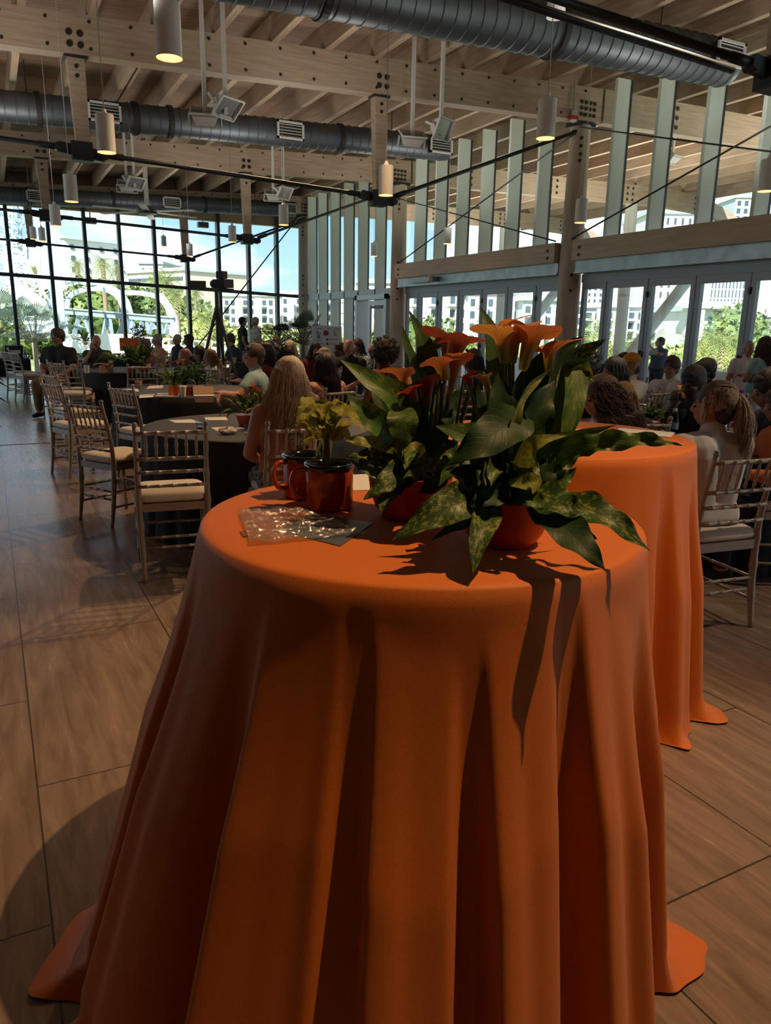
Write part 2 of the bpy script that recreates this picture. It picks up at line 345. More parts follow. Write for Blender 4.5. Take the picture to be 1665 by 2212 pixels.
# outside continuation beams
for ti, (ty, nm) in enumerate(TR[:4]):
    root = thing('overhang_beam', (0, ty, 0), 0, ['timber beam of the overhang nearest the right edge, outside', 'timber overhang beam outside, in line with the nearest round column',
            'timber overhang beam outside with a down-curved tip, in line with the middle round column', 'timber overhang beam outside beyond the corner column'][ti], 'overhang beam', 'overhang beams outside')
    mb = MB(); X = [9.34, 12, 15, 17.5, 19, 20.3, 21.3, 21.9]
    ring = []
    for x in X:
        zt = otop(x) ; dd = .50 if x < 19 else .50 - .11 * (x - 19)
        ring.append([(x, -.1, zt - dd), (x, .1, zt - dd), (x, .1, zt), (x, -.1, zt)])
    vs = [p for r_ in ring for p in r_]; fs = [(0, 1, 2, 3), tuple(len(vs) - 4 + i for i in (3, 2, 1, 0))]
    for i in range(len(X) - 1):
        for j in range(4): fs.append((i * 4 + j, i * 4 + 4 + j, i * 4 + 4 + (j + 1) % 4, i * 4 + (j + 1) % 4))
    mb.add(vs, fs); mb.build('beam', wood, root)
    bl = Bolts()
    for gx in (10.9, 13.6, 16.3, 19.0):
        for dx in (-.1, .1):
            for dz in (.1, .25, .4): disc(bl, gx + dx, -.102, otop(gx) - dz, .035)
    bl.build('bolt', bolt, root)
    o = MB().tube([(16.5, ty, -.3), (16.5, ty, otop(16.5) - .5)], .17, 20).build('round_column', mat('outside_column', (.55, .58, .52), .6), smooth=False, auto=40)
    tag(o, ['pale round post under the overhang outside, off to the right', 'pale round post under the overhang outside, beyond the second pair of folding doors', 'pale round post under the overhang seen in the bay left of the slanted prop', 'pale round post under the overhang farthest along outside'][ti], 'post', 'overhang posts outside')
    a = Vector((16.75, ty + .45, .1)); c = Vector((20.55, ty, otop(20.5) - .45))
    o = MB().tube([a, c], .17, 20).build('slanted_prop', mat('outside_column', (.55, .58, .52), .6), auto=40)
    tag(o, ['slanted round prop under the overhang outside, out at the right', 'thick pale slanted prop outside, seen through the folding doors above the photographer', 'slanted round prop outside, seen just left of the nearest round column', 'slanted round prop outside near the far corner'][ti], 'prop', 'slanted props outside')
# round columns of the side wall
for ty, lb in ((4.05, 'tall round timber column at the right edge of the hall'), (10.5, 'tall round timber column between the two runs of folding doors'), (16.75, 'round timber column at the left end of the timber header'), (23.0, 'round timber column at the far corner of the glass walls')):
    root = thing('timber_column', (9.0, ty, 0), 0, lb, 'column', 'round columns of the side wall')
    MB().lathe([(.155, 0), (.19, .8), (.195, 2.2), (.165, bbot(9) - .06), (.165, bbot(9) - .05)], n=28).build('shaft', colm, root, smooth=True)
    bl = Bolts()
    for z in (2.15, 2.4, 2.72, 2.88, 3.0, 4.3, 4.42, 4.54, 4.2): bl.lathe([(.026, 0), (.026, .205)], (0, 0, z), 10, ax=(-.55, -.85, 0))
    bl.build('bolt', bolt, root)
    MB().box(-.2, .2, -.14, .14, bbot(9) - .07, bbot(9) - .005).build('cap_plate', steel, root)
# fins + mullions of the side wall
fi = 0
fin_y = [22.67, 21.83, 20.9, 19.96, 19.04, 18.02, 17.1] + [15.98 - .884 * i for i in range(0, 6)] + [9.74 - .9 * i for i in range(0, 6)] + [3.2, 2.3, 1.4]
fp = None
for y in fin_y:
    full = y > 17; z0 = 0 if full else 2.96
    if y < 17: z0 = 2.96
    h = btop(9) - .02 - z0 if not full else btop(9) - .02
    root = thing('window_fin', (9.0, y, 0), 0, None, 'window fin')
    MB().box(.0, .27, -.03, .03, z0, z0 + h).build('blade', finm, root)
    MB().box(.27, .31, -.036, .036, z0, z0 + h).build('mullion', mull, root)
    tag(root, 'tall pale green fin reaching the floor, near the far corner' if full else 'pale green vertical fin above the timber header of the side wall', None, 'full height fins by the far corner' if full else 'fins above the header')
# side clerestory glass
struct(MB().box(9.285, 9.295, 17.0, 23.2, 0, btop(9)).build('window_1', GLASS), 'tall side window glass near the far corner')
struct(MB().box(9.285, 9.295, -5.8, 16.7, 3.0, btop(9)).build('window_2', GLASS), 'clerestory glass above the folding doors')
struct(MB().box(9.0, 9.30, 16.95, 23.1, 2.26, 2.44).build('trim_3', finframe), 'pale transom across the tall fins')
# header beam + steel
for (a, c, lb) in ((10.66, 16.5, 'long pale timber header over the far run of folding doors'), (4.2, 10.22, 'pale timber header over the near run of folding doors'), (-2.2, 3.9, 'timber header beyond the right edge')):
    root = thing('door_header', (8.86, (a + c) / 2, 2.62), 0, lb, 'header beam', 'timber headers over the folding doors')
    L = (c - a) / 2
    MB().box(-.1, .1, -L, L, 0, .32).build('timber', mat('header_timber', (.60, .48, .37), .6, noise_=(3.0, (8, .6, 8), (.48, .37, .27), .35, .7)), root)
    b_ = Bolts()
    for s_ in (-1, 1):
        for dz in (.08, .2): b_.lathe([(.025, 0), (.025, .014)], (-.1, s_ * (L - .18), dz), 10, ax=(-1, 0, 0))
    b_.build('bolt', bolt, root)
    st = MB().box(.0, .04, -L, L, -.19, 0); st.box(-.02, .3, -L, L, -.2, -.17); st.box(-.02, .3, -L, L, -.01, .01); st.build('steel_channel', galv, root)
# folding doors
def folding(J, lb):
    root = thing('folding_door', (9.12, 0, 0), 0, lb, 'folding door', 'folding glass doors of the side wall')
    MB().box(-.05, .05, J[-1], J[0], 2.28, 2.42).build('head_track', alum, root)
    MB().box(-.05, .05, J[-1], J[0], 0, .03).build('sill', alum, root)
    for i in range(len(J) - 1):
        a = J[i]; c = J[i + 1]
        p = MB(); g = .012
        p.box(-.035, .035, a - .09, a - g, .04, 2.28); p.box(-.035, .035, c + g, c + .09, .04, 2.28)
        p.box(-.035, .035, c + .09, a - .09, 2.17, 2.28); p.box(-.035, .035, c + .09, a - .09, .04, .2)
        leaf_ = p.build('door_panel', alum, root)
        MB().box(-.006, .006, c + .09, a - .09, .2, 2.17).build('pane', GLASS, leaf_)
        if i % 2 == 1:
            hg = MB()
            for z in (.4, 1.1, 2.0): hg.box(-.055, -.03, c - .02, c + .02, z, z + .09)
            hg.box(-.06, -.03, c + .03, c + .055, .95, 1.2); hg.build('hinge', steel, leaf_)
folding([16.52, 15.88, 15.0, 14.12, 13.25, 12.38, 11.5, 10.72], 'run of aluminium folding glass doors between the two round columns of the far bay')
folding([10.28, 9.68, 8.78, 7.88, 6.98, 6.08, 5.18, 4.28], 'run of aluminium folding glass doors at the right, behind the white polo man')
folding([3.8, 2.9, 2.0, 1.1, .2, -.7, -1.6], 'run of aluminium folding glass doors beyond the right edge')
# hinged exit door in the tall window bay
root = thing('exit_door', (8.98, 18.2, 0), 0, 'open glazed exit door with aluminium frame, left of the middle round column', 'door')
fr = MB(); fr.box(-.05, .3, .78, .9, 0, 2.3); fr.box(-.05, .3, -.95, -.85, 0, 2.3); fr.box(-.05, .3, -.95, .9, 2.18, 2.3); fr.build('door_frame', mat('pale_aluminium', (.55, .56, .60), .4, .3), root)
lf = MB(); lf.box(-.03, .03, -.85, -.73, .02, 2.15); lf.box(-.03, .03, .0, .12, .02, 2.15); lf.box(-.03, .03, -.73, 0, 2.03, 2.15); lf.box(-.03, .03, -.73, 0, .02, .25)
l_ = lf.build('door_leaf', mat('pale_aluminium', (.5, .5, .5)), root)
MB().box(-.05, .06, -.75, -.1, 1.95, 2.02).build('closer', steel, l_)
# far window wall
mx_x = [-6.9, -5.9, -4.95, -4.0, -3.05, -2.1, -1.15, -.2, .70, 1.7, 2.62, 3.53, 4.49, 5.41, 6.35, 7.28, 8.18]
struct(MB().box(-7, 9.2, FY, FY + .01, 0, btop(9)).build('window_3', GLASS), 'glass of the far window wall')
mb = MB()
for x in mx_x: mb.box(x - .045, x + .045, FY - .16, FY + .06, 0, bbot(x) + .1)
struct(mb.build('trim_4', mull), 'dark upright mullions of the far window wall')
mb = MB().bar((-7, FY - .05, 2.97), (9, FY - .05, 2.38), .2, .09).box(-7, 9, FY - .12, FY + .06, 0, .12)
struct(mb.build('trim_5', mull), 'dark transom of the far window wall')
struct(MB().box(-7, 9.3, FY - .1, FY + .1, bbot(1) - .08, btop(9) + .3).build('trim_6', mat('far_fascia', (.38, .27, .18), .7)), 'timber fascia above the far windows')
# left and rear walls, off the frame; left one part glazed to shape daylight
struct(MB().box(-7.2, -7.0, -6, 8.5, 0, 5.0).build('wall_left', mat('timber_wall', (.34, .26, .19), .7)), 'timber lined left wall')
struct(MB().box(-7.02, -7.0, 8.5, FY, 0, 4.6).build('window_4', GLASS), 'glass of the left wall')
mb = MB(); y = 9.3
while y < FY: mb.box(-7.1, -6.92, y - .05, y + .05, 0, 4.6); y += 1.6
struct(mb.build('trim_7', mull), 'mullions of the left wall glass')
struct(MB().box(-7.1, 9.3, -6.2, -6, 0, 5.6).build('wall_rear', mat('plaster', (.55, .5, .45), .8)), 'rear wall')
# X brace rods along the side wall
def rods(pts, lb, r=.013):
    mb = MB()
    for a, c in pts: mb.tube([a, c], r, 6)
    return tag(mb.build('brace_rod', steel), lb, 'brace rod', 'crossed brace rods of the side wall')
rods([((8.82, 10.4, 4.62), (8.82, 16.4, 2.97))], 'thin dark brace rod falling left from the top of the near round column')
rods([((8.80, 16.5, 4.42), (8.80, 10.7, 2.97))], 'thin dark brace rod falling right from the middle round column, crossing the other')
rods([((8.82, 10.3, 4.68), (8.82, 4.2, 2.97))], 'thin dark brace rod falling right from the near round column over the fins')
rods([((8.80, 10.3, 2.97), (8.80, 4.2, 4.7))], 'thin dark brace rod rising to the right edge over the fins')
rods([((8.6, 22.4, 4.65), (4.75, 22.6, .0))], 'long slanted rod in front of the end windows falling left to the floor', .02)
# ------------------------------------------------------------------ ducts
def duct(y, zc, r, x0, x1, lb, bands, grilles, seg=.16):
    root = thing('spiral_duct', (0, y, 0), 0, lb, 'duct', 'spiral air ducts')
    prof = []; L = x1 - x0; n = int(L / seg)
    for i in range(n):
        a = i * seg
        prof += [(r, a), (r, a + seg * .86), (r + .012, a + seg * .9), (r + .012, a + seg * .96)]
    prof.append((r, L)); prof.append((r * .98, L + .02))
    ax = Vector((1, 0, .037))
    MB().lathe(prof, (x0, 0, zc + .037 * x0), 32, ax=ax).build('tube', ductm, root, auto=30)
    for bx in bands:
        MB().lathe([(r + .03, 0), (r + .03, .07)], (bx, 0, zc + .037 * bx), 32, ax=ax).build('band', darkband, root)
    for gx in grilles:
        z = zc + .037 * gx
        g = MB().box(gx - .22, gx + .22, -r - .09, -r + .18, z - .14, z + .10); bx_ = g.build('boot', darkband, root)
        f = MB(); 
        for (a0, a1, c0, c1) in ((-.24, .24, .09, .12), (-.24, .24, -.16, -.13), (-.24, -.21, -.16, .12), (.21, .24, -.16, .12)): f.box(gx + a0, gx + a1, -r - .115, -r - .085, z + c0, z + c1)
        for k in range(5): f.box(gx - .21, gx + .21, -r - .1, -r - .095, z - .12 + k * .045, z - .11 + k * .045)
        f.build('grille', mat('grille_frame', (.6, .6, .58), .5), bx_)
    hb = MB()
    for x in (x0 + 1.2, (x0 + x1) / 2, x1 - 1.2): hb.tube([(x, 0, zc + .037 * x + r), (x, 0, btop(x) + .3)], .008, 5)
    hb.build('hanger_rod', steel, root)
duct(7.5, 4.52, .26, -6.5, 8.75, 'big grey spiral duct crossing the upper right of the picture', [-.5, 3.1, 5.9], [1.2, 8.4])
duct(13.4, 4.55, .215, -6.5, 8.2, 'dark spiral duct passing behind the hanging posts in the middle distance', [.95, 2.35, 2.9, 5.9], [1.9, 4.9, 7.9])
duct(21.9, 4.47, .2, -6.5, 8.3, 'spiral duct just above the far windows', [1.2, 3.2, 5.6], [1.4, 4.7, 8.0])
# ================================================================== OUTSIDE
rnd = random.Random(7)
grass = mat('lawn', (.16, .22, .07), .9, noise_=(.4, (1, 1, 1), (.34, .34, .18), .4, .65))
struct(MB().box(-400, 500, 26, 600, -1.6, -1.5).build('floor_lawn', grass), 'ground beyond the hall')
struct(MB().box(17.5, 500, -60, 26, -1.6, -1.5).build('floor_bank', grass), 'green bank beyond the terrace')
struct(MB().box(9.36, 17.5, -8, 26, -.22, -.02).build('floor_terrace', mat('terrace_concrete', (.72, .70, .66), .8)), 'pale terrace outside the folding doors')
rail_m = mat('pale_rail', (.62, .68, .70), .5)
o = MB().box(15.0, 15.2, -6, 24, -.02, .55).box(14.9, 15.3, -6, 24, .55, .62).build('terrace_wall', rail_m); tag(o, 'low pale blue-grey wall along the terrace edge outside the folding doors', 'low wall')
leafm = mat('tree_leaves', (.07, .13, .03), .6, noise_=(.9, (1, 1, 1), (.17, .22, .05), .35, .65))
leafy = mat('bright_leaves', (.20, .26, .05), .6, noise_=(.8, (1, 1, 1), (.42, .42, .12), .35, .65))
palmm = mat('palm_fronds', (.13, .19, .05), .6, noise_=(.5, (1, 1, 1), (.35, .36, .12), .35, .7))
fanm = mat('fan_palm_leaf', (.05, .11, .04), .5, noise_=(1.5, (1, 1, 1), (.13, .2, .08), .35, .7))
bark = mat('palm_bark', (.27, .2, .14), .9)
def blob_leaves(mb, c, r, n, size, rn):
    c = Vector(c)
    for _ in range(n):
        d = Vector((rn.gauss(0, 1), rn.gauss(0, 1), rn.gauss(0, 1))).normalized()
        k = .72 + .34 * rn.random() + .16 * noise.noise(d * 2.3 + c)
        p = c + Vector((d.x * r[0], d.y * r[1], d.z * r[2])) * k
        a = Vector((rn.gauss(0, 1), rn.gauss(0, 1), rn.gauss(0, 1))).normalized(); b = a.cross(d + Vector((rn.gauss(0, .4),) * 3))
        if b.length < .1: continue
        b.normalize(); s_ = size * (.6 + .8 * rn.random())
        mb.add([p - a * s_, p - b * s_ * .5, p + a * s_, p + b * s_ * .5], [(0, 1, 2, 3)])
def tree(base, blobs, n, size, m_, label, group='leafy trees beyond the glass', tr=.12):
    base = Vector(base); root = thing('broadleaf_tree', base, 0, label, 'tree', group)
    mb = MB(); rn = random.Random(hash(label) % 999 if False else len(label) * 7 + int(abs(base.x)))
    tot = sum(b[1][0] * b[1][2] for b in blobs)
    for c, r in blobs:
        mb.ball(c, (r[0] * .72, r[1] * .72, r[2] * .72), 10, 7); blob_leaves(mb, c, r, int(n * r[0] * r[2] / tot), size, rn)
    mb.build('crown', m_, root)
    MB().tube([(0, 0, 0), (.05, 0, blobs[0][0][2])], [tr, tr * .7], 8).build('trunk', bark, root); return root
def frond(mb, ang, L, droop, w=.5, n=12, tilt=.9, seed=0):
    ca, sa = math.cos(ang), math.sin(ang); P = []
    for i in range(n + 1):
        t = i / n; rr = L * (t - .12 * t * t); z = L * (tilt * t - droop * t * t)
        P.append(Vector((ca * rr, sa * rr, z)))
    side = Vector((-sa, ca, 0))
    for i in range(1, n):
        t = i / n; d = (P[i + 1] - P[i]).normalized(); l = w * L * math.sin(math.pi * (.12 + .8 * t)) * .55
        for s_ in (-1, 1):
            q = P[i] + side * s_ * l + d * l * .55 - Vector((0, 0, l * .35))
            mb.add([P[i], P[i] + d * L * .035, q], [(0, 1, 2)])
    mb.tube(P, [.012 * L * (1 - .8 * i / n) for i in range(n + 1)], 3)
PALM = {}
def palm(base, h, L, label, kind='cabbage', group='palms beyond the glass'):
    root = thing('palm_tree', base, rnd.random() * 6, label, 'palm', group)
    key = kind
    if key not in PALM:
        mb = MB(); rn = random.Random(3)
        N = 34 if kind == 'cabbage' else 26
        for k in range(N):
            t = k / N; frond(mb, k * 2.4, (.8 + .3 * rn.random()), .3 + 1.1 * t, .62, 10, 1.1 - 1.7 * t)
        PALM[key] = mb.build('fronds', palmm); f = PALM[key]
        tb = MB().tube([(0, 0, 0), (.02, 0, .5), (0, 0, 1)], [.06, .05, .045], 9); PALM[key + 't'] = tb.build('trunk', bark); g = PALM[key + 't']
    else: f = PALM[key].copy(); C.objects.link(f); g = PALM[key + 't'].copy(); C.objects.link(g)
    f.parent = root; g.parent = root; f.location = (0, 0, h); f.scale = (L * .58,) * 3; g.scale = (max(2.4, h * .5),) * 2 + (h,)
    return root
# --- hedge / trees behind the white bridge
def gp(u, d, z=-1.5):                      # ground point d metres out in the direction of column u
    r = ray(u, 700); return Vector((r.x * d, r.y * d, z))
def ztop(u, v, d): return at(u, v, d).z
tree(gp(215, 62), [((0, 0, 3.2), (3.6, 3, 3.2)), ((-3.2, .5, 2.6), (2.6, 2.4, 2.9)), ((3.4, 0, 2.8), (3, 2.4, 2.8))], 2600, .30, leafm, 'dark green tree mass behind the left white steel arch')
tree(gp(335, 64), [((0, 0, 3.2), (3.4, 3, 3.2)), ((3, .4, 2.6), (2.4, 2.2, 2.6))], 2000, .30, leafm, 'dark green tree behind the right white steel arch')
tree(gp(30, 60), [((0, 0, 2.4), (3.4, 3, 3.0))], 1500, .30, leafm, 'green tree behind the crane foot at the far left')
tree(gp(430, 60), [((0, 0, 1.8), (3.4, 2, 2.0)), ((2.6, 0, 1.2), (2, 2, 1.6))], 1500, .26, leafy, 'bright green bushes behind the camera tripod')
tree(gp(560, 70), [((0, 0, 1.2), (5, 2, 1.7))], 1100, .28, leafy, 'low bright green bushes behind the two standing men')
for i, (u, v, d, L, lb) in enumerate([(177, 572, 62, 1.5, 'small headed palm left of the white hotel tower'), (230, 570, 58, 1.9, 'palm in front of the white hotel tower, right of the other'), (263, 580, 60, 1.7, 'palm at the right corner of the white hotel tower'),
        (85, 582, 66, 1.6, 'palm seen between crane and white hotel'), (365, 605, 52, 2.6, 'full palm in front of the pale parking building'), (345, 600, 58, 1.9, 'palm just left of the full one by the parking building'),
        (385, 640, 50, 2.3, 'palm leaning over the right white arch'), (425, 632, 60, 1.6, 'slim lone palm left of the camera tripod'), (448, 690, 40, 2.2, 'spreading palm right behind the camera tripod'), (70, 618, 55, 1.6, 'yellowing palm behind the crane boom')]):
    b_ = gp(u, d); palm(b_, ztop(u, v, d) + 1.5, L, lb)
for i, (u, v, d, L, lb) in enumerate([(1298, 712, 38, 2.3, 'bright palm right of the near round column'), (1262, 735, 34, 1.9, 'yellow-green palm just right of the near round column'), (1362, 745, 36, 2.0, 'palm behind the straight post outside'), (1398, 745, 30, 1.6, 'palm behind the yellow cap man'),
        (1545, 735, 36, 2.3, 'bright palm at the left of the last full door pane'), (1565, 742, 33, 1.8, 'yellow palm with a pale trunk in the last full door pane'), (1650, 700, 50, 2.6, 'dark palm at the right edge before the striped tower'), (1638, 712, 60, 2.2, 'palm before the striped tower, near the right edge'),
        (1000, 750, 36, 1.7, 'yellow palm behind the drooping orange lily'), (1190, 752, 38, 1.6, 'palm left of the near round column'), (905, 745, 38, 1.6, 'palm behind the tall spotted leaf'), (1505, 748, 34, 1.7, 'palm behind the near black haired man'), (820, 735, 44, 1.9, 'palm behind the open exit door'), (730, 745, 42, 1.8, 'palm seen between the tall fins')]):
    b_ = gp(u, d); palm(b_, ztop(u, v, d) + 1.5, L, lb)
for (u, d, h, w_, lb) in [(880, 40, 3.6, 2.2, 'green tree right of the middle round column, outside'), (930, 44, 3.4, 2.4, 'green tree outside behind the two spotted upright leaves'), (990, 46, 2.2, 2.6, 'low yellow-green shrubbery outside behind the orange lilies'), (1080, 44, 1.9, 2.6, 'low shrubbery outside behind the lily flowers'),
        (1180, 40, 2.0, 2.2, 'shrubbery outside just left of the near round column'), (1270, 42, 2.3, 2.2, 'shrubbery outside just right of the near round column'), (1340, 40, 2.0, 2.0, 'shrubbery outside behind the straight post'), (1400, 38, 1.7, 1.9, 'shrubbery outside behind the photographer'),
        (1460, 38, 2.0, 1.9, 'shrubbery outside behind the white polo man'), (1525, 40, 2.4, 2.0, 'bushy green tree outside under the brown fronted building'), (1590, 46, 4.6, 2.8, 'taller green tree outside in front of the striped tower'), (1650, 44, 3.0, 2.4, 'green tree outside at the right edge'), (805, 44, 2.6, 2.0, 'green tree outside behind the exit door'), (745, 46, 2.4, 2.0, 'green tree outside behind the sponsor board')]:
    tree(gp(u, d), [((0, 0, h * .55), (w_, 1.6, h * .5)), ((w_ * .6, .3, h * .4), (w_ * .7, 1.4, h * .36))], 1000, .20, leafy if h < 3 else leafm, lb, 'shrubs and trees along the terrace', .1)
# --- buildings: facade from A to B seen from the hall, each window a part
bwhite = mat('white_render', (.66, .66, .645), .8); bgrey = mat('pale_grey_render', (.50, .56, .58), .8); btan = mat('tan_concrete', (.66, .58, .48), .85)
winm = mat('building_window', (.06, .09, .11), .25); brownm = mat('brown_cladding', (.40, .17, .07), .8); slabm = mat('balcony_slab', (.74, .74, .73), .7)
def building(label, uA, uB, vt, vb, d, nx, ny, wm, ww=.5, wh=.55, dB=None, deep=14, balc=(), strips=0, winmat=None, parap=.5):
    dB = dB or d
    A = at(uA, vt, d); B = at(uB, vt, dB); z1 = (A.z + B.z) / 2; z0 = -1.5
    A.z = B.z = 0; e_ = (B - A); L = e_.length; ex = e_.normalized(); out = Vector((ex.y, -ex.x, 0))
    if out.dot(-A) < 0: out = -out
    root = thing('building', (A.x, A.y, z0), math.atan2(ex.y, ex.x), label, 'building')
    s_ = 1 if Matrix.Rotation(math.atan2(ex.y, ex.x), 3, 'Z') @ Vector((0, -1, 0)) @ out > 0 else -1   # local -y is the street side
    H = z1 - z0
    MB().box(0, L, 0, deep, 0, H).build('wall', wm, root)
    MB().box(-.3, L + .3, -.4, deep + .3, H, H + parap).build('roof', bgrey if wm is not bgrey else bwhite, root)
    # keep windows only above the planting line
    wz = ztop(uA, vb, d) + 1.5
    ch_ = (H - max(wz, 0) - .3) / ny; cw = L / nx
    base = MB().box(-cw * ww / 2, cw * ww / 2, -.12, .1, -ch_ * wh / 2, ch_ * wh / 2); fr_ = MB()
    proto = None; cnt = 0
    for j in range(ny):
        for i in range(nx):
            p = (cw * (i + .5), 0, max(wz, 0) + ch_ * (j + .5))
            if proto is None: o_ = base.build('window', winmat or winm, root); proto = o_
            else: o_ = proto.copy(); C.objects.link(o_)
            o_.parent = root; o_.location = p; cnt += 1
            if i in balc:
                q = o_.copy(); q.data = BALC(cw, ch_); q.name = 'balcony'; C.objects.link(q); q.parent = root; q.location = (p[0], 0, p[2] - ch_ * .5)
    return root
_b = {}
def BALC(cw, ch_):
    k_ = (round(cw, 2), round(ch_, 2))
    if k_ not in _b:
        mb = MB().box(-cw * .46, cw * .46, -1.5, 0, 0, .22); 
        n = 9
        for i in range(n): x = -cw * .44 + i * cw * .88 / (n - 1); mb.box(x - .04, x + .04, -1.48, -1.42, .2, 1.15)
        mb.box(-cw * .45, cw * .45, -1.5, -1.4, 1.1, 1.2)
        me = bpy.data.meshes.new('balcony'); me.from_pydata(mb.v, [], mb.f); me.materials.append(slabm); _b[k_] = me
    return _b[k_]
building('white hotel tower behind the crane, with a stepped roof', 138, 262, 522, 640, 120, 4, 5, bwhite, .22, .42, dB=128, deep=20)
building('low tan parking building with open decks right of the white hotel', 275, 398, 588, 640, 130, 2, 2, btan, .9, .32, dB=120)
building('white upper block standing on the tan parking building', 300, 350, 570, 590, 140, 3, 1, bwhite, .3, .3)
building('long white apartment block with dark window grid behind the tripod', 470, 606, 640, 735, 110, 10, 5, bwhite, .55, .55, dB=105, balc=(1, 4, 7))
building('white corner apartment block left of the far round column', 608, 652, 636, 735, 100, 3, 5, bwhite, .5, .5, balc=(1,))
building('white building seen between the tall fins', 668, 770, 626, 720, 100, 8, 4, bwhite, .45, .5, balc=(2, 5))
building('white roofed building behind the exit door', 772, 868, 612, 720, 95, 6, 4, bwhite, .5, .5)
building('white apartment block with grey balconies behind the spotted leaves', 872, 1010, 628, 745, 85, 7, 4, bwhite, .5, .55, balc=(1, 3, 5), dB=80)
building('white apartment block behind the lily flowers, right part', 1012, 1128, 634, 745, 78, 6, 4, bwhite, .5, .55, balc=(1, 4))
building('grey-green apartment block behind the near round column', 1130, 1262, 650, 750, 74, 6, 4, bgrey, .5, .55, balc=(1, 4))
building('long white apartment block with rows of recessed balconies', 1262, 1478, 664, 736, 80, 9, 3, bwhite, .62, .6, balc=(0, 2, 4, 6, 8), dB=72)
building('slim white tower with banded balconies right of the near round column', 1248, 1334, 560, 655, 160, 7, 7, bwhite, .4, .5, balc=(5, 6))
building('white high-rise with narrow tall windows behind the slanted prop', 1404, 1500, 462, 668, 120, 6, 9, bwhite, .3, .6)
building('blank white tower left of the striped one', 1500, 1540, 560, 690, 115, 2, 6, bwhite, .25, .45)
building('tall striped office tower with narrow dark window columns', 1541, 1648, 560, 722, 110, 14, 8, bwhite, .3, .8)
building('pale high-rise at the right edge above the header', 1590, 1700, 428, 560, 170, 7, 8, bgrey, .5, .6)
r_ = building('brown fronted apartment end with dark balconies below the striped tower', 1490, 1562, 672, 742, 66, 4, 3, bwhite, .45, .5, balc=(0,))
MB().box(3.2, 4.2, -.25, .1, .5, 4.6).build('brown_panel', brownm, r_); MB().box(-.8, 5.5, -1.2, .3, 5.0, 5.6).build('canopy', bwhite, r_)
# --- white steel bridge span
bst = mat('white_bridge_steel', (.62, .70, .76), .5); bgd = mat('blue_grey_bridge_steel', (.24, .31, .38), .5)
root = thing('steel_bridge', gp(260, 44), 0, 'white steel bridge span with two curved arches beyond the far windows', 'bridge')
rl = root.location.copy()
def L_(u, v, d): return at(u, v, d) - rl
def rib(name, pts, w_, h_, d, lat=False):
    mb = MB(); P = spline([L_(u, v, d) for u, v in pts], 22)
    for i in range(22): mb.bar(P[i], P[i + 1] + (P[i + 1] - P[i]) * .08, w_, h_)
    mb.build(name, bst, root)
rib('arch_rib', [(140, 722), (141, 668), (152, 640), (178, 627), (215, 624), (245, 632), (264, 652), (276, 690), (285, 725)], .4, .24, 44)
rib('arch_rib', [(86, 615), (140, 610), (200, 612), (240, 622), (268, 645), (280, 680)], .4, .24, 47)
rib('arch_rib', [(262, 632), (310, 634), (345, 644), (366, 668), (376, 700), (378, 728)], .4, .26, 44)
rib('arch_rib', [(345, 636), (360, 655), (370, 685), (372, 725)], .3, .2, 46)
mb = MB(); mb.bar(L_(140, 672, 44), L_(378, 692, 44), .4, .34); mb.build('girder', bgd, root); mb = MB(); mb.bar(L_(140, 666, 44), L_(378, 686, 44), .7, .06); mb.build('flange', bst, root)
for (u0, u1, u2) in ((172, 160, 196), (232, 224, 242), (272, 256, 294), (310, 300, 320), (334, 322, 352), (366, 358, 374)):
    mb = MB(); t_ = L_(u0, 682, 44); a = L_(u1, 722, 44); c = L_(u2, 722, 44)
    mb.bar(t_, a, .16, .22); mb.bar(t_ + (c - a) * .25, c, .16, .2); mb.bar(a.lerp(t_, .3), c.lerp(t_, .35), .1, .12); mb.bar(a.lerp(t_, .55), c.lerp(t_, .2), .08, .1); mb.build('leg', bgd, root)
mb = MB(); mb.bar(L_(140, 742, 42), L_(300, 742, 42), .5, 1.05); mb.build('pier_wall', mat('white_pier', (.8, .82, .82), .7), root)
mb = MB(); mb.bar(L_(300, 728, 43), L_(500, 742, 43), .2, .09); mb.bar(L_(300, 752, 43), L_(500, 762, 43), .2, .09); mb.bar(L_(300, 745, 43), L_(500, 755, 43), .2, .2)
for k in range(16): mb.bar(L_(300 + k * 13, 728 + k, 43), L_(300 + k * 13, 770, 43), .06, .06)
mb.build('rail', bst, root)
# --- crane with lattice boom
cst = mat('crane_steel', (.50, .60, .66), .5)
root = thing('lattice_crane', gp(60, 40), 0, 'pale blue-grey lattice crane structure beyond the windows at the far left', 'crane'); rl = root.location.copy()
def lattice(name, p0, p1, w_, n, t=.05):
    p0 = Vector(p0); p1 = Vector(p1); d = (p1 - p0).normalized(); s_ = d.cross(Vector((0, 1, 0))).normalized() * w_ / 2; k = Vector((0, w_ / 2, 0)); mb = MB()
    for a in (s_ + k, s_ - k, -s_ + k, -s_ - k): mb.bar(p0 + a, p1 + a, t * 1.4, t * 1.4)
    for i in range(n):
        a = p0.lerp(p1, i / n); b_ = p0.lerp(p1, (i + 1) / n); q = 1 if i % 2 else -1
        for kk in (k, -k): mb.bar(a + s_ * q + kk, b_ - s_ * q + kk, t, t); mb.bar(b_ + s_ + kk, b_ - s_ + kk, t, t)
        mb.bar(a + k * q + s_, b_ - k * q + s_, t, t)
    mb.build(name, cst, root)
lattice('boom', L_(28, 545, 38), L_(122, 700, 38), .55, 12)
lattice('mast', L_(10, 700, 40), L_(8, 380, 40), .8, 16)
lattice('mast', L_(36, 640, 42), L_(30, 360, 42), .6, 16)
mb = MB(); mb.bar(L_(128, 735, 38), L_(112, 470, 38), .6, .5, (0, 1, 0)); mb.bar(L_(112, 735, 39), L_(98, 440, 39), .12, .12); mb.build('post', mat('crane_post', (.33, .43, .52), .5), root)
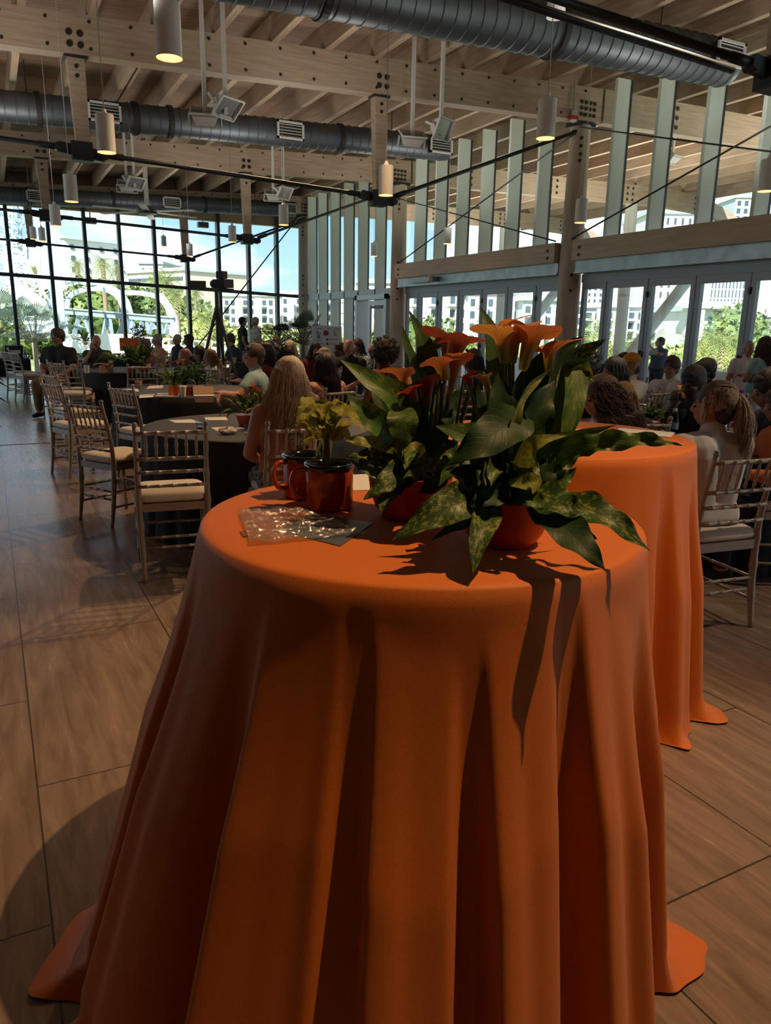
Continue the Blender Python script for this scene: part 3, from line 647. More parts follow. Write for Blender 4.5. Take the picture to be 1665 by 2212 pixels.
mb = MB()
for (a, c) in (((0, 545), (118, 560)), ((0, 585), (120, 600)), ((0, 505), (112, 532)), ((0, 470), (105, 500)), ((40, 610), (110, 622)), ((60, 560), (58, 460)), ((86, 600), (84, 470)), ((0, 640), (20, 612)), ((70, 450), (100, 560))):
    mb.bar(L_(*a, 41), L_(*c, 41), .09, .09)
mb.build('cross_rail', cst, root)
mb = MB(); P = [L_(30, 590, 37), L_(50, 615, 37), L_(100, 650, 37), L_(125, 720, 37), L_(60, 720, 37), L_(35, 660, 37), L_(20, 620, 37)]
Q = [p + Vector((0, .4, 0)) for p in P]; mb.add(P + Q, [tuple(range(7)), tuple(reversed(range(7, 14)))] + [(i, (i + 1) % 7, (i + 1) % 7 + 7, i + 7) for i in range(7)]); mb.build('foot_plate', mat('crane_plate', (.60, .68, .73), .5), root)
# --- big fan palms against the far windows, and potted palm inside
def fan_palm(loc, h, n, L, lb, pot=False, m_=None):
    root = thing('fan_palm', loc, 0, lb, 'palm'); rn = random.Random(int(L * 100) + n); st = MB(); lf_ = MB()
    for k in range(n):
        a = k * 2.4 + rn.random() * .4; t = k / n; el = 1.35 - 1.35 * t + rn.uniform(-.1, .1)
        d = Vector((math.cos(a) * math.cos(el), math.sin(a) * math.cos(el), math.sin(el))); p = Vector((0, 0, h)); q = p + d * L * rn.uniform(.55, .8)
        st.tube([p, q], .012, 4); side = d.cross(Vector((0, 0, 1))).normalized()
        up = side.cross(d)
        for j in range(-10, 11):
            g = j * .135; dd = (d * math.cos(g) + side * math.sin(g)); tip = q + dd * L * .5 * (1 - abs(j) * .03) - Vector((0, 0, L * .13)); w_ = (d * -math.sin(g) + side * math.cos(g)) * L * .013
            md = q + dd * L * .27
            lf_.add([q, md + w_, tip, md - w_], [(0, 1, 2, 3)])
    lf_.build('fronds', m_ or fanm, root); st.build('stalk', bark, root)
    MB().tube([(0, 0, 0), (0, 0, h)], [.09, .05], 8).build('trunk', bark, root)
    if pot: MB().lathe([(.17, 0), (.24, .38), (.26, .38), (.26, .42), (.22, .42), (.2, .36)], n=20).build('pot', mat('dark_pot', (.04, .04, .045), .5), root)
    return root
silv = mat('silver_palm_leaf', (.24, .33, .22), .5, noise_=(1.5, (1, 1, 1), (.38, .46, .32), .35, .7))
fan_palm((1.35, 28.2, -.4), 1.2, 26, 1.5, 'grey-green fan palm outside the far windows behind the black shirt man', m_=silv)
fan_palm((.25, 27.6, -.5), 1.5, 24, 1.5, 'grey-green fan palm outside the far windows at the left edge', m_=silv)
# ================================================================== LAMPS AND CEILING FITTINGS
lampw = mat('lamp_white', (.86, .88, .88), .35); lampin = mat('lamp_inner', (1, .45, .12), .5, emit=(1, .36, .07), emit_s=3.2)
bulbm = mat('lamp_bulb', (1, .8, .5), .5, emit=(1, .62, .25), emit_s=14); cordm = mat('grey_cord', (.35, .34, .33), .6)
PL = None
def pendant(u, v, w, lb, hgt=.29, small=False):
    global PL
    d = F * .15 / w; p = at(u, v, d); top = btop(p.x) + .3
    root = thing('pendant_lamp', (p.x, p.y, p.z - hgt), 0, lb, 'pendant lamp', 'white cylinder pendants')
    if PL is None:
        a = MB().lathe([(.075, 0), (.075, hgt), (.03, hgt + .004), (.018, hgt + .03), (.018, hgt + .045)], n=28, cap=(False, True)).build('shade', lampw, root, auto=40)
        b = MB().lathe([(.071, .002), (.07, .06), (.055, .12), (.03, .135)], n=24, cap=(False, True)).build('reflector', lampin, root, smooth=True)
        c = MB().ball((0, 0, .075), .032, 10, 8).build('bulb', bulbm, root, smooth=True)
        e_ = MB().tube([(0, 0, 0), (0, 0, 1)], .0045, 5).build('cord', cordm, root); PL = (a, b, c, e_)
        cc = e_
    else:
        for q in PL[:3]: k = q.copy(); C.objects.link(k); k.parent = root
        cc = PL[3].copy(); C.objects.link(cc); cc.parent = root
    cc.location = (0, 0, hgt + .04); cc.scale = (1, 1, top - p.z)
    return root
for (u, v, w, lb) in [(360, 5, 56, 'largest white cylinder pendant, hanging at the top left'), (1183, 215, 40, 'white pendant hanging left of the near round column, high on the right'), (225, 248, 39, 'white pendant just right of the left hanging post'),
        (834, 358, 31, 'white pendant beside the foot of the middle hanging post'), (150, 378, 28, 'white pendant below the left end of the middle duct'), (1257, 430, 25, 'white pendant in front of the near round column'),
        (117, 443, 22, 'small white pendant beside the third truss post, left'), (612, 443, 21, 'small white pendant below the end of the far duct'), (501, 488, 17, 'small pendant left of the far middle post'),
        (967, 492, 17, 'small pendant among the fins left of the crossing rods'), (808, 525, 14, 'small pendant before the tall far fins'), (353, 510, 11, 'tiny dark pendant before the far windows, left of centre'),
        (409, 527, 13, 'tiny pendant right of the far hanging post'), (676, 550, 10, 'tiny pendant right of the far corner column'), (596, 565, 10, 'tiny pendant before the last far pane'),
        (1662, 345, 33, 'white pendant cut by the right edge'), (70, 490, 13, 'left one of two tiny pendants side by side at far left'), (89, 492, 14, 'right one of two tiny pendants side by side at far left')]:
    pendant(u, v, w, lb)
p = at(1200, 38, 6.8); root = thing('ceiling_spotlight', p, 0, 'white round spotlight under the big duct at the top right', 'spotlight')
MB().lathe([(.085, 0), (.08, .2), (.03, .22)], n=24).build('shade', lampw, root, auto=40); MB().tube([(0, 0, .2), (0, 0, 1.3)], .012, 6).build('stem', cordm, root)
# flood fixtures on poles
floodw = mat('flood_white', (.66, .66, .64), .5); floodin = mat('flood_inner', (.30, .31, .33), .3, .5)
def flood(p, top_, turn, tilt, lb, polew=.045):
    root = thing('flood_light', p, 0, lb, 'flood light', 'white flood fixtures on drop poles')
    top = btop(p[0]) + .31
    mb = MB(); W_, D_, H_ = .17, .13, .12
    vs = [(-.11, -.05, -.09), (.11, -.05, -.09), (.11, .05, -.09), (-.11, .05, -.09), (-W_, -D_, .07), (W_, -D_, .07), (W_, D_, .07), (-W_, D_, .07)]
    mb.add(vs, [(0, 3, 2, 1), (0, 1, 5, 4), (1, 2, 6, 5), (2, 3, 7, 6), (3, 0, 4, 7)])
    mb.box(-W_ - .012, W_ + .012, -D_ - .012, -D_ + .006, .05, .075); mb.box(-W_ - .012, W_ + .012, D_ - .006, D_ + .012, .05, .075); mb.box(-W_ - .012, -W_ + .006, -D_, D_, .05, .075); mb.box(W_ - .006, W_ + .012, -D_, D_, .05, .075)
    q = Matrix.Rotation(turn, 4, 'Z') @ Matrix.Rotation(tilt, 4, 'X')
    o = mb.build('housing', floodw, root); o.matrix_local = q
    g = MB().box(-W_ + .01, W_ - .01, -D_ + .01, D_ - .01, .03, .038).build('lens', floodin, root); g.matrix_local = q
    y_ = MB().box(-W_ - .03, -W_ - .015, -.015, .015, -.12, .03).box(W_ + .015, W_ + .03, -.015, .015, -.12, .03).box(-W_ - .03, W_ + .03, -.015, .015, -.13, -.115).build('yoke', floodw, root); y_.matrix_local = q
    if top: MB().box(-polew / 2, polew / 2, -.02, .02, -.1, top - p[2]).build('drop_pole', floodw, root)
flood(ony(487, 226, 9.6), 5.3, .5, 2.4, 'right flood fixture of the pair on poles in front of the middle duct'); flood(ony(443, 252, 9.8), 4.65, -.3, .5, 'left flood fixture of the pair hanging before the middle duct')
flood(ony(952, 276, 9.6), 5.3, .4, 2.0, 'flood fixture on a long pole left of the near round column'); flood(ony(890, 300, 10.0), 5.45, -.2, .5, 'flood fixture on a short pole just above the middle duct end')
flood(ony(290, 392, 16.0), 5.3, .4, 2.3, 'distant flood fixture left of the ceiling fan, upper one'); flood(ony(274, 402, 16.2), 4.7, -.2, .5, 'distant flood fixture left of the ceiling fan, lower one')
flood(ony(612, 414, 16.0), 5.3, .4, 2.2, 'distant flood fixture before the end of the far duct, upper one'); flood(ony(590, 422, 16.2), 4.8, -.2, .5, 'distant flood fixture before the end of the far duct, lower one')
flood(ony(1452, 340, 12.0), 5.4, .2, .4, 'white flood fixture outside under the overhang, seen between the right fins')
for (u, v, lb) in ((195, 477, 'small dark floodlight hung outside the far windows, left'), (438, 486, 'small dark floodlight hung outside the far windows, right')):
    p = ony(u, v, 24.5); root = thing('outdoor_floodlight', p, 0, lb, 'floodlight'); MB().box(-.16, .16, -.1, .1, -.08, .08).build('housing', mull, root); MB().box(-.015, .015, -.015, .015, .08, btop(p.x) + .31 - p.z).build('stem', mull, root)
# big ceiling fan
p = ony(318, 458, 17.5); root = thing('ceiling_fan', p, 0, 'large slow ceiling fan with long pale blades before the far windows', 'ceiling fan')
MB().lathe([(.05, -.06), (.2, -.04), (.22, .03), (.12, .08), (.05, .12)], n=24).build('motor_hub', steel, root, auto=40)
MB().box(-.04, .04, -.04, .04, .1, 1.45).build('down_rod', floodw, root)
for k in range(6):
    a = k * math.pi / 3 + .25; dx, dy = math.cos(a), math.sin(a)
    MB().bar((dx * .2, dy * .2, .01), (dx * 1.15, dy * 1.15, .0), .15, .015).build('blade', mat('fan_blade', (.5, .52, .53), .4), root)
# fire alarm strobe on the near column
p = ony(1238, 256, 10.30); root = thing('alarm_strobe', p, 0, 'small red and white alarm strobe at the top of the near round column', 'alarm')
MB().box(-.07, .07, -.04, .04, -.02, .04).build('red_housing', mat('red_plastic', (.5, .02, .02), .4), root); MB().box(-.05, .05, -.03, .03, .04, .12).build('grey_box', mat('grey_box', (.4, .4, .4), .5), root); MB().tube([(0, 0, .12), (0, .02, .6)], .012, 6).build('conduit', cordm, root)
MB().box(-.04, .04, -.045, .04, -.05, -.02).build('lens', white, root)
p = onz(905, 608, 2.5); p = Vector((8.8, 15.2, 2.53)); root = thing('wall_fixture', p, 0, 'grey roller fixture with a pale round lens under the far timber header', 'fixture')
MB().bar((0, -.6, 0), (0, .6, 0), .1, .1).build('bar', mat('grey_metal', (.3, .31, .33), .4, .5), root); MB().lathe([(.07, 0), (.09, .06), (.05, .12)], (-.05, -.45, 0), 16, ax=(-1, -.3, 0)).build('lens', white, root)
# ================================================================== TABLES
blackc = mat('black_linen', (.010, .010, .013), .85, sheen=.05); greyt = mat('black_linen_lit_top', (.035, .036, .042), .65)  # same black linen, tops coloured lighter for the light falling on them
orange = mat('orange_linen', (.64, .16, .014), .62, noise_=(420, (1, 1, 1), (.56, .135, .011), .4, .6), bump=(900, .12, (1, 1, 1)), spec=.42, sheen=.06)
woodt = mat('table_board', (.45, .33, .2), .6)
def cloth(name, loc, r, h, flare, nf, amp, m_, seed, rings=26, seg=240, puddle=None, topmat=None):
    """round cloth: flat top, rolled edge, skirt with lopsided pleats that deepen downwards"""
    rn = random.Random(seed); ph = [rn.random() * 6.28 for _ in range(8)]
    mb = MB(); rows = []
    for q in (.0, .35, .7, .9, .965, .99):
        rows.append([(r * q * math.cos(2 * math.pi * k / seg), r * q * math.sin(2 * math.pi * k / seg), h + .0008 * math.sin(9 * q + k * .05) - (.0012 if q > .98 else 0)) for k in range(seg)])
    rows.append([(r * math.cos(2 * math.pi * k / seg) * 1.002, r * math.sin(2 * math.pi * k / seg) * 1.002, h - .007) for k in range(seg)])
    for i in range(1, rings + 1):
        t = i / rings; row = []
        for k in range(seg):
            th = 2 * math.pi * k / seg
            p1 = nf * th + 1.3 * math.sin(th * 2 + ph[0]) + .9 * math.sin(th * 3 + ph[1]) + .25 * t * math.sin(5 * th + ph[6])
            p2 = (nf + 5) * th + 1.1 * math.sin(th * 3 + ph[2])
            a1 = math.sin(p1 + 1.15 * math.sin(p1 + .5)); a2 = math.sin(p2 + .8 * math.sin(p2)); a1 = math.tanh(1.9 * a1) / .956
            dep = .80 + .2 * math.sin(th * 4 + ph[3]); st = .5 + .5 * math.sin(th * 7 + ph[4])
            e_ = min(1, max(0, (t - .16 * (1 - st) * .6) * 2.4)) ** .9
            s_ = .78 * a1 * dep + .3 * a2 * (1 - .5 * dep)
            fl = flare(th) if callable(flare) else flare
            rr = r + .006 + fl * t ** 1.15 + amp * e_ * (.35 + .65 * t) * (s_ + .35)
            if puddle and t > .9: rr += puddle(th) * ((t - .9) / .1) ** 1.3
            z = h - .012 - (h - .012) * t
            if puddle and t > .9 and puddle(th) > .02: z = max(z * .55, .004 + .02 * abs(math.sin(9 * th + 8 * t)) * (1 - t) * 10)
            if i == rings: z = .004 + (.006 if s_ > 0 else 0)
            row.append((rr * math.cos(th), rr * math.sin(th), max(z, .003)))
        rows.append(row)
    vs = [p for row in rows for p in row]; fs = []
    for i in range(len(rows) - 1):
        for k in range(seg): fs.append((i * seg + k, (i + 1) * seg + k, (i + 1) * seg + (k + 1) % seg, i * seg + (k + 1) % seg))
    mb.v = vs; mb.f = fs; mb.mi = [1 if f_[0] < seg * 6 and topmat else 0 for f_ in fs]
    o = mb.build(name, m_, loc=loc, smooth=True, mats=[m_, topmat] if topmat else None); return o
def table_under(loc, r, h, lb, cat, legs=4, name='round_table'):
    root = thing(name, loc, 0, lb, cat)
    MB().lathe([(r - .02, h - .035), (r - .01, h - .008), (r - .02, h - .006)], n=48).build('tabletop', woodt, root)
    if legs == 1:
        MB().lathe([(.22, 0), (.22, .02), (.03, .04), (.03, h - .04)], n=20).build('pedestal', steel, root)
    else:
        for k in range(4):
            a = k * 1.571 + .4; MB().tube([(math.cos(a) * r * .62, math.sin(a) * r * .62, 0), (math.cos(a) * r * .62, math.sin(a) * r * .62, h - .03)], .015, 8).build('leg', steel, root)
T1 = Vector((.864, 1.474, 0)); T1r = .505; TH = 1.07
T2 = Vector((1.99, 2.36, 0)); T2r = .545; TH2 = 1.085
table_under(T1, T1r, TH, 'tall cocktail table hidden under the nearest orange cloth', 'cocktail table', 1, 'cocktail_table')
table_under(T2, T2r, TH2, 'tall cocktail table hidden under the orange cloth at the right', 'cocktail table', 1, 'cocktail_table')
def fl1(th):
    a = math.cos(th - R(178)); b_ = math.cos(th - R(235)); return .05 + .17 * max(0, a) ** 1.5 + .07 * max(0, b_)
def gb(th, c, w): d = (th - R(c) + math.pi) % (2 * math.pi) - math.pi; return math.exp(-(d / R(w)) ** 2)
o = cloth('tablecloth', T1, T1r, TH, fl1, 14, .088, orange, 6, 44, 540, lambda th: .10 * gb(th, 172, 13) + .13 * gb(th, 318, 8) + .07 * gb(th, 343, 6) + .05 * gb(th, 250, 10))
tag(o, 'big orange cloth over the nearest tall table, falling to the floor in folds', 'tablecloth')
o = cloth('tablecloth', T2, T2r, TH2, .05, 13, .07, orange, 9, 40, 420, lambda th: .10 * gb(th, 308, 9) + .05 * gb(th, 280, 8))
tag(o, 'orange cloth over the tall table at the right, behind the first', 'tablecloth')
BT = [((1.78, 5.52, 0), .86, 'black draped round table nearest the camera on the left'), ((2.06, 8.75, 0), .9, 'black draped round table with mugs, cup and food box, second from the camera'), ((2.06, 12.9, 0), .9, 'black draped round table in front of the bald man with his hand at his chin'),
      ((2.3, 16.7, 0), .9, 'round table farthest down the left row'), ((4.85, 7.6, 0), .9, 'round table behind the dark haired floral woman'), ((4.45, 3.75, 0), .9, 'black draped round table at the right with the lilies'),
      ((5.1, 11.6, 0), .9, 'round table before the sponsor board'), ((6.35, 6.7, 0), .9, 'round table beside the folding doors on the right'), ((5.3, 15.4, 0), .9, 'round table in front of the camera tripod')]
for (p, r, lb) in BT:
    table_under(p, r, .745, short('folding table beneath the cloth of ', lb.replace('black draped ', '')), 'round table')
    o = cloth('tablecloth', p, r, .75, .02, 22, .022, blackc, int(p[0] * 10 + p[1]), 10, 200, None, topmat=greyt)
    tag(o, short('black cloth of the ', lb.replace('black draped ', '')), 'tablecloth', 'black round tablecloths')
# long table with laptop at far left
root = thing('long_table', (-.05, 17.6, 0), 0, 'long black skirted table at the left edge with a laptop on it', 'table'); MB().box(-1.3, .75, -.4, .4, .70, .75).build('tabletop', greyt, root); MB().box(-1.31, .76, -.41, .41, .38, .72).build('skirt', blackc, root)
for x_ in (-1.2, .65):
    for y_ in (-.33, .33): MB().tube([(x_, y_, 0), (x_, y_, .7)], .02, 6).build('leg', steel, root)
p = Vector((.42, 17.4, .75)); root = thing('laptop', p, .2, 'open dark laptop with pale stickers on its lid at the far left', 'laptop')
MB().box(-.17, .17, -.02, .22, 0, .02).build('keyboard', mull, root); sc_ = MB().bar((0, 0, .02), (0, -.06, .25), .34, .012, (0, -1, .2)).build('screen_lid', mull, root)
st = MB(); st.bar((-.09, -.040, .13), (.12, -.040, .13), .004, .08); st2 = st.build('sticker', mat('pale_sticker', (.75, .75, .72), .5), sc_)
MB().lathe([(.028, 0), (.028, .004)], (-.12, -.055, .19), 12, ax=(0, -1, 0)).build('sticker', mat('pale_sticker', (.75, .75, .72), .5), sc_)
# ------------------------------------------------------------------ chiavari chairs
chm = mat('champagne_wood', (.40, .335, .28), .32, .15); padm = mat('ivory_cushion', (.78, .70, .58), .6)
def ring_tube(mb, a, b_, r, beads, n=10, taper=None):
    a = Vector(a); b_ = Vector(b_); ts = [0]; rs = [r if not taper else taper[0]]
    def rad(t): return r if not taper else taper[0] + (taper[1] - taper[0]) * t
    for q in beads:
        for dt, k in ((-.012, 1), (-.007, 1.22), (.007, 1.22), (.012, 1)): ts.append(q + dt); rs.append(rad(q) * k)
    ts.append(1); rs.append(rad(1)); mb.tube([a.lerp(b_, t) for t in ts], rs, n)
def make_chair():
    root = thing('chiavari_chair')
    w = .19; zs = .44
    for s_ in (-1, 1):
        mb = MB(); P = [(s_ * w * .97, -.235, 0), (s_ * w * .98, -.205, .2), (s_ * w, -.19, .42), (s_ * w, -.20, .62), (s_ * w * 1.0, -.255, .88)]
        S = spline(P, 26); rs = []
        for i in range(27):
            k = i / 26; base = .0125 + .0055 * math.sin(math.pi * min(1, k * 1.15)); rs.append(base * (1.22 if i in (5, 10, 14, 19, 23) else 1))
        mb.tube(S, rs, 10); mb.lathe([(.010, 0), (.016, .004), (.016, .012), (.011, .016), (.017, .02), (.0, .026)], S[-1], 10, cap=(True, False)); mb.build('rear_leg', chm, root, smooth=True)
        mb = MB(); ring_tube(mb, (s_ * w * 1.03, .2, 0), (s_ * w * 1.03, .19, .43), .016, (.2, .5, .8), taper=(.0115, .0175)); mb.build('front_leg', chm, root, smooth=True)
    fr = MB(); v = [(-w, -.2), (w, -.2), (w + .012, .2), (-w - .012, .2)]
    fr.add([(x_, y_, .40) for x_, y_ in v] + [(x_, y_, .445) for x_, y_ in v], [(0, 3, 2, 1), (4, 5, 6, 7), (0, 1, 5, 4), (1, 2, 6, 5), (2, 3, 7, 6), (3, 0, 4, 7)]); fr.build('seat_frame', chm, root)
    # cushion: rounded box
    cu = MB(); n = 20
    ringp = []
    for (k, z) in ((.9, .446), (1.0, .456), (1.02, .472), (.985, .490), (.9, .500), (.6, .505), (.01, .506)):
        row = []
        for i in range(32):
            t = 2 * math.pi * i / 32; c_, s2 = math.cos(t), math.sin(t); e = .28
            x_ = math.copysign(abs(c_) ** e, c_) * .198 * k; y_ = math.copysign(abs(s2) ** e, s2) * .205 * k; row.append((x_, y_ + .005, z))
        ringp.append(row)
    vs = [p for r_ in ringp for p in r_]; fs = []
    for i in range(len(ringp) - 1):
        for k in range(32): fs.append((i * 32 + k, i * 32 + (k + 1) % 32, (i + 1) * 32 + (k + 1) % 32, (i + 1) * 32 + k))
    fs.append(tuple(reversed(range(32)))); cu.add(vs, fs); cu.build('seat_cushion', padm, root, smooth=True)
    def yb(z): return -.19 - (.0 if z < .45 else (z - .45) ** 1.4 * .20)
    for z, r in ((.845, .0115), (.70, .010), (.625, .0095), (.545, .0095)):
        mb = MB(); ring_tube(mb, (-w, yb(z) - .01, z), (w, yb(z) - .01, z), r, (.12, .3, .5, .7, .88)); mb.build('top_rail' if z > .8 else 'back_rail', chm, root, smooth=True)
    for i in range(6):
        x_ = -w + (i + 1) * 2 * w / 7; mb = MB(); a = Vector((x_, yb(.7) - .01, .705)); b_ = Vector((x_, yb(.845) - .01, .84))
        mb.tube([a.lerp(b_, t) for t in (0, .12, .2, .28, .45, .55, .6, .68, .85, 1)], [.0055, .0062, .0095, .0065, .0085, .0105, .0075, .008, .006, .0055], 8); mb.build('spindle', chm, root, smooth=True)
    for a, b_ in (((-w, -.2, .19), (w, -.2, .19)), ((-w, .195, .24), (w, .195, .24)), ((-w, -.2, .25), (-w, .195, .25)), ((w, -.2, .25), (w, .195, .25)), ((-w, -.2, .14), (-w, .195, .14)), ((w, -.2, .14), (w, .195, .14)), ((-w, -.2, .25), (w, -.2, .25)), ((-w, .195, .33), (w, .195, .33))):
        mb = MB(); ring_tube(mb, a, b_, .0085, (.3, .5, .7), 8); mb.build('stretcher', chm, root, smooth=True)
    return root
CH0 = make_chair(); used = [False]
def chair(x, y, deg, lb, grp='chiavari chairs around the tables'):
    if not used[0]: o = CH0; used[0] = True
    else: o = copy_tree(CH0)
    o.location = (x, y, 0); o.rotation_euler = (0, 0, R(deg)); o.scale = (1.03, 1.03, 1.055); return tag(o, lb, 'chair', grp)
for c_ in [(.905, 4.58, -8, 'empty champagne bamboo-style chair nearest the camera, back turned to us, at the left'), (.80, 6.03, -60, 'second empty chair from the camera, by the aisle, seat pad lit half white half gold'), (.73, 8.07, -69, 'third empty chair along the aisle, by the second black table'),
           (1.27, 7.38, -66, 'empty chair between the first and second black tables'), (1.84, 11.08, 0, 'empty chair with its back to us in front of the third black table'), (.82, 9.35, -75, 'empty chair behind the third aisle chair'),
           (1.0, 11.6, -20, 'empty chair with back to us left of the third black table'), (.62, 15.9, -70, 'far empty chair at the end of the aisle row, nearer of the far pair'), (.50, 16.6, -70, 'far empty chair at the end of the aisle row, farther of the far pair'),
           (1.05, 12.2, -60, 'chair by the knee of the black shirt man'), (-.6, 16.6, 10, 'dark chair at the long table at the left edge'), (4.25, 6.45, -30, 'empty chair turned away seen behind the big leaf tip, with white rungs'), (3.9, 6.8, -40, 'chair beside the empty one behind the big leaf tip'),
           (5.0, 5.35, -60, 'empty chair with its back to us in front of the white polo man'), (7.4, 7.9, 30, 'chair against the doors behind the white polo man'), (5.9, 5.6, 0, 'chair right of the one before the white polo man')]:
    chair(*c_)
# ================================================================== PEOPLE
def skinm(n, c): return mat('skin_' + n, c, .5, noise_=(14, (1, 1, 1), tuple(q * .86 for q in c), .35, .7), sub=.12)
SK = {'fair': skinm('fair', (.55, .32, .23)), 'tan': skinm('tan', (.42, .22, .14)), 'brown': skinm('brown', (.20, .10, .06)), 'dark': skinm('dark', (.085, .045, .03)), 'red': skinm('ruddy', (.50, .23, .16))}
def clothm(n, c, c2=None, sc_=60, lo=.4, hi=.6): return mat('fabric_' + n, c, .85, noise_=(sc_, (1, 1, 1), c2, lo, hi) if c2 else None, bump=(40, .25, (1, 1, 1)))
def hairm(n, c, c2): return mat('hair_' + n, c, .5, noise_=(22, (6, 6, .5), c2, .35, .65), bump=(60, .5, (4, 4, .5)))
HC = {'black': hairm('black', (.012, .010, .010), (.02, .016, .014)), 'brown': hairm('brown', (.05, .028, .018), (.09, .05, .03)), 'dkbrown': hairm('dkbrown', (.028, .016, .012), (.05, .03, .02)), 'blond': hairm('blond', (.42, .28, .15), (.85, .66, .42)),
      'streak': hairm('streaked', (.14, .10, .07), (.78, .62, .44)), 'grey': hairm('grey', (.30, .28, .26), (.45, .43, .40)), 'auburn': hairm('auburn', (.20, .09, .04), (.34, .18, .08)), 'curlbr': hairm('curlbr', (.045, .022, .016), (.13, .07, .04))}
eyem = mat('eye_dark', (.02, .015, .012), .3)
def lerp(a, b, t): return tuple(a[i] + (b[i] - a[i]) * t for i in range(3))
def hand(mb, wrist, d, curl=.5, up=(0, 0, 1), s=1.0, side=1):
    """palm, four unequal bent fingers, thumb from the side of the palm"""
    w = Vector(wrist); d = Vector(d).normalized(); u = Vector(up); sd_ = d.cross(u).normalized(); u = sd_.cross(d).normalized()
    k = w + d * .085 * s
    for o_ in (-.026, -.009, .009, .026): mb.cap(w + sd_ * o_ * .7 * s, k + sd_ * o_ * s, .014 * s, .013 * s, 8)
    for i, L in enumerate((.068, .078, .074, .058)):
        o_ = (-.029 + i * .019) * s; a = k + sd_ * o_; e1 = a + (d * math.cos(curl) - u * math.sin(curl)) * L * .5 * s; e2 = e1 + (d * math.cos(curl * 2.2) - u * math.sin(curl * 2.2)) * L * .5 * s
        mb.cap(a, e1, .0095 * s, .0085 * s, 8); mb.cap(e1, e2, .0085 * s, .007 * s, 8)
    a = w + d * .03 * s + sd_ * .03 * s * side; e1 = a + (d * .6 + sd_ * side * .8 - u * .2).normalized() * .04 * s; e2 = e1 + (d * .9 + sd_ * side * .25 - u * .3).normalized() * .03 * s
    mb.cap(a, e1, .013 * s, .010 * s, 8); mb.cap(e1, e2, .010 * s, .008 * s, 8)
ARMS = {  # elbow, wrist, hand direction for each side (x is to the person's right: +)
    'lap': [((-.235, .05, .70), (-.10, .27, .60), (.5, .8, -.1)), ((.235, .05, .70), (.10, .27, .60), (-.5, .8, -.1))],
    'table': [((-.25, .12, .74), (-.13, .36, .79), (.5, .8, 0)), ((.25, .12, .74), (.13, .36, .79), (-.5, .8, 0))],
    'chin': [((-.25, .12, .74), (-.10, .34, .79), (.7, .6, 0)), ((.17, .22, .80), (.055, .17, 1.02), (-.15, .0, 1))],
    'folded': [((-.25, .06, .72), (.04, .24, .74), (1, .1, 0)), ((.25, .06, .72), (-.04, .25, .77), (-1, .1, 0))],
    'reach': [((-.36, .10, .80), (-.58, .20, .84), (-.7, .2, -.7)), ((.25, .12, .74), (.13, .36, .79), (-.5, .8, 0))],
    'down': [((-.24, -.05, .68), (-.25, .08, .46), (0, .2, -1)), ((.24, -.05, .68), (.25, .08, .46), (0, .2, -1))],
    'phone': [((-.27, .12, .80), (-.05, .24, 1.02), (.3, .1, .9)), ((.27, .12, .80), (.05, .24, 1.02), (-.3, .1, .9))],
    'camera': [((-.27, .16, .86), (-.07, .25, 1.05), (.3, .1, .9)), ((.27, .12, .80), (.12, .30, .78), (-.8, .3, 0))],
}
BCACHE = {}
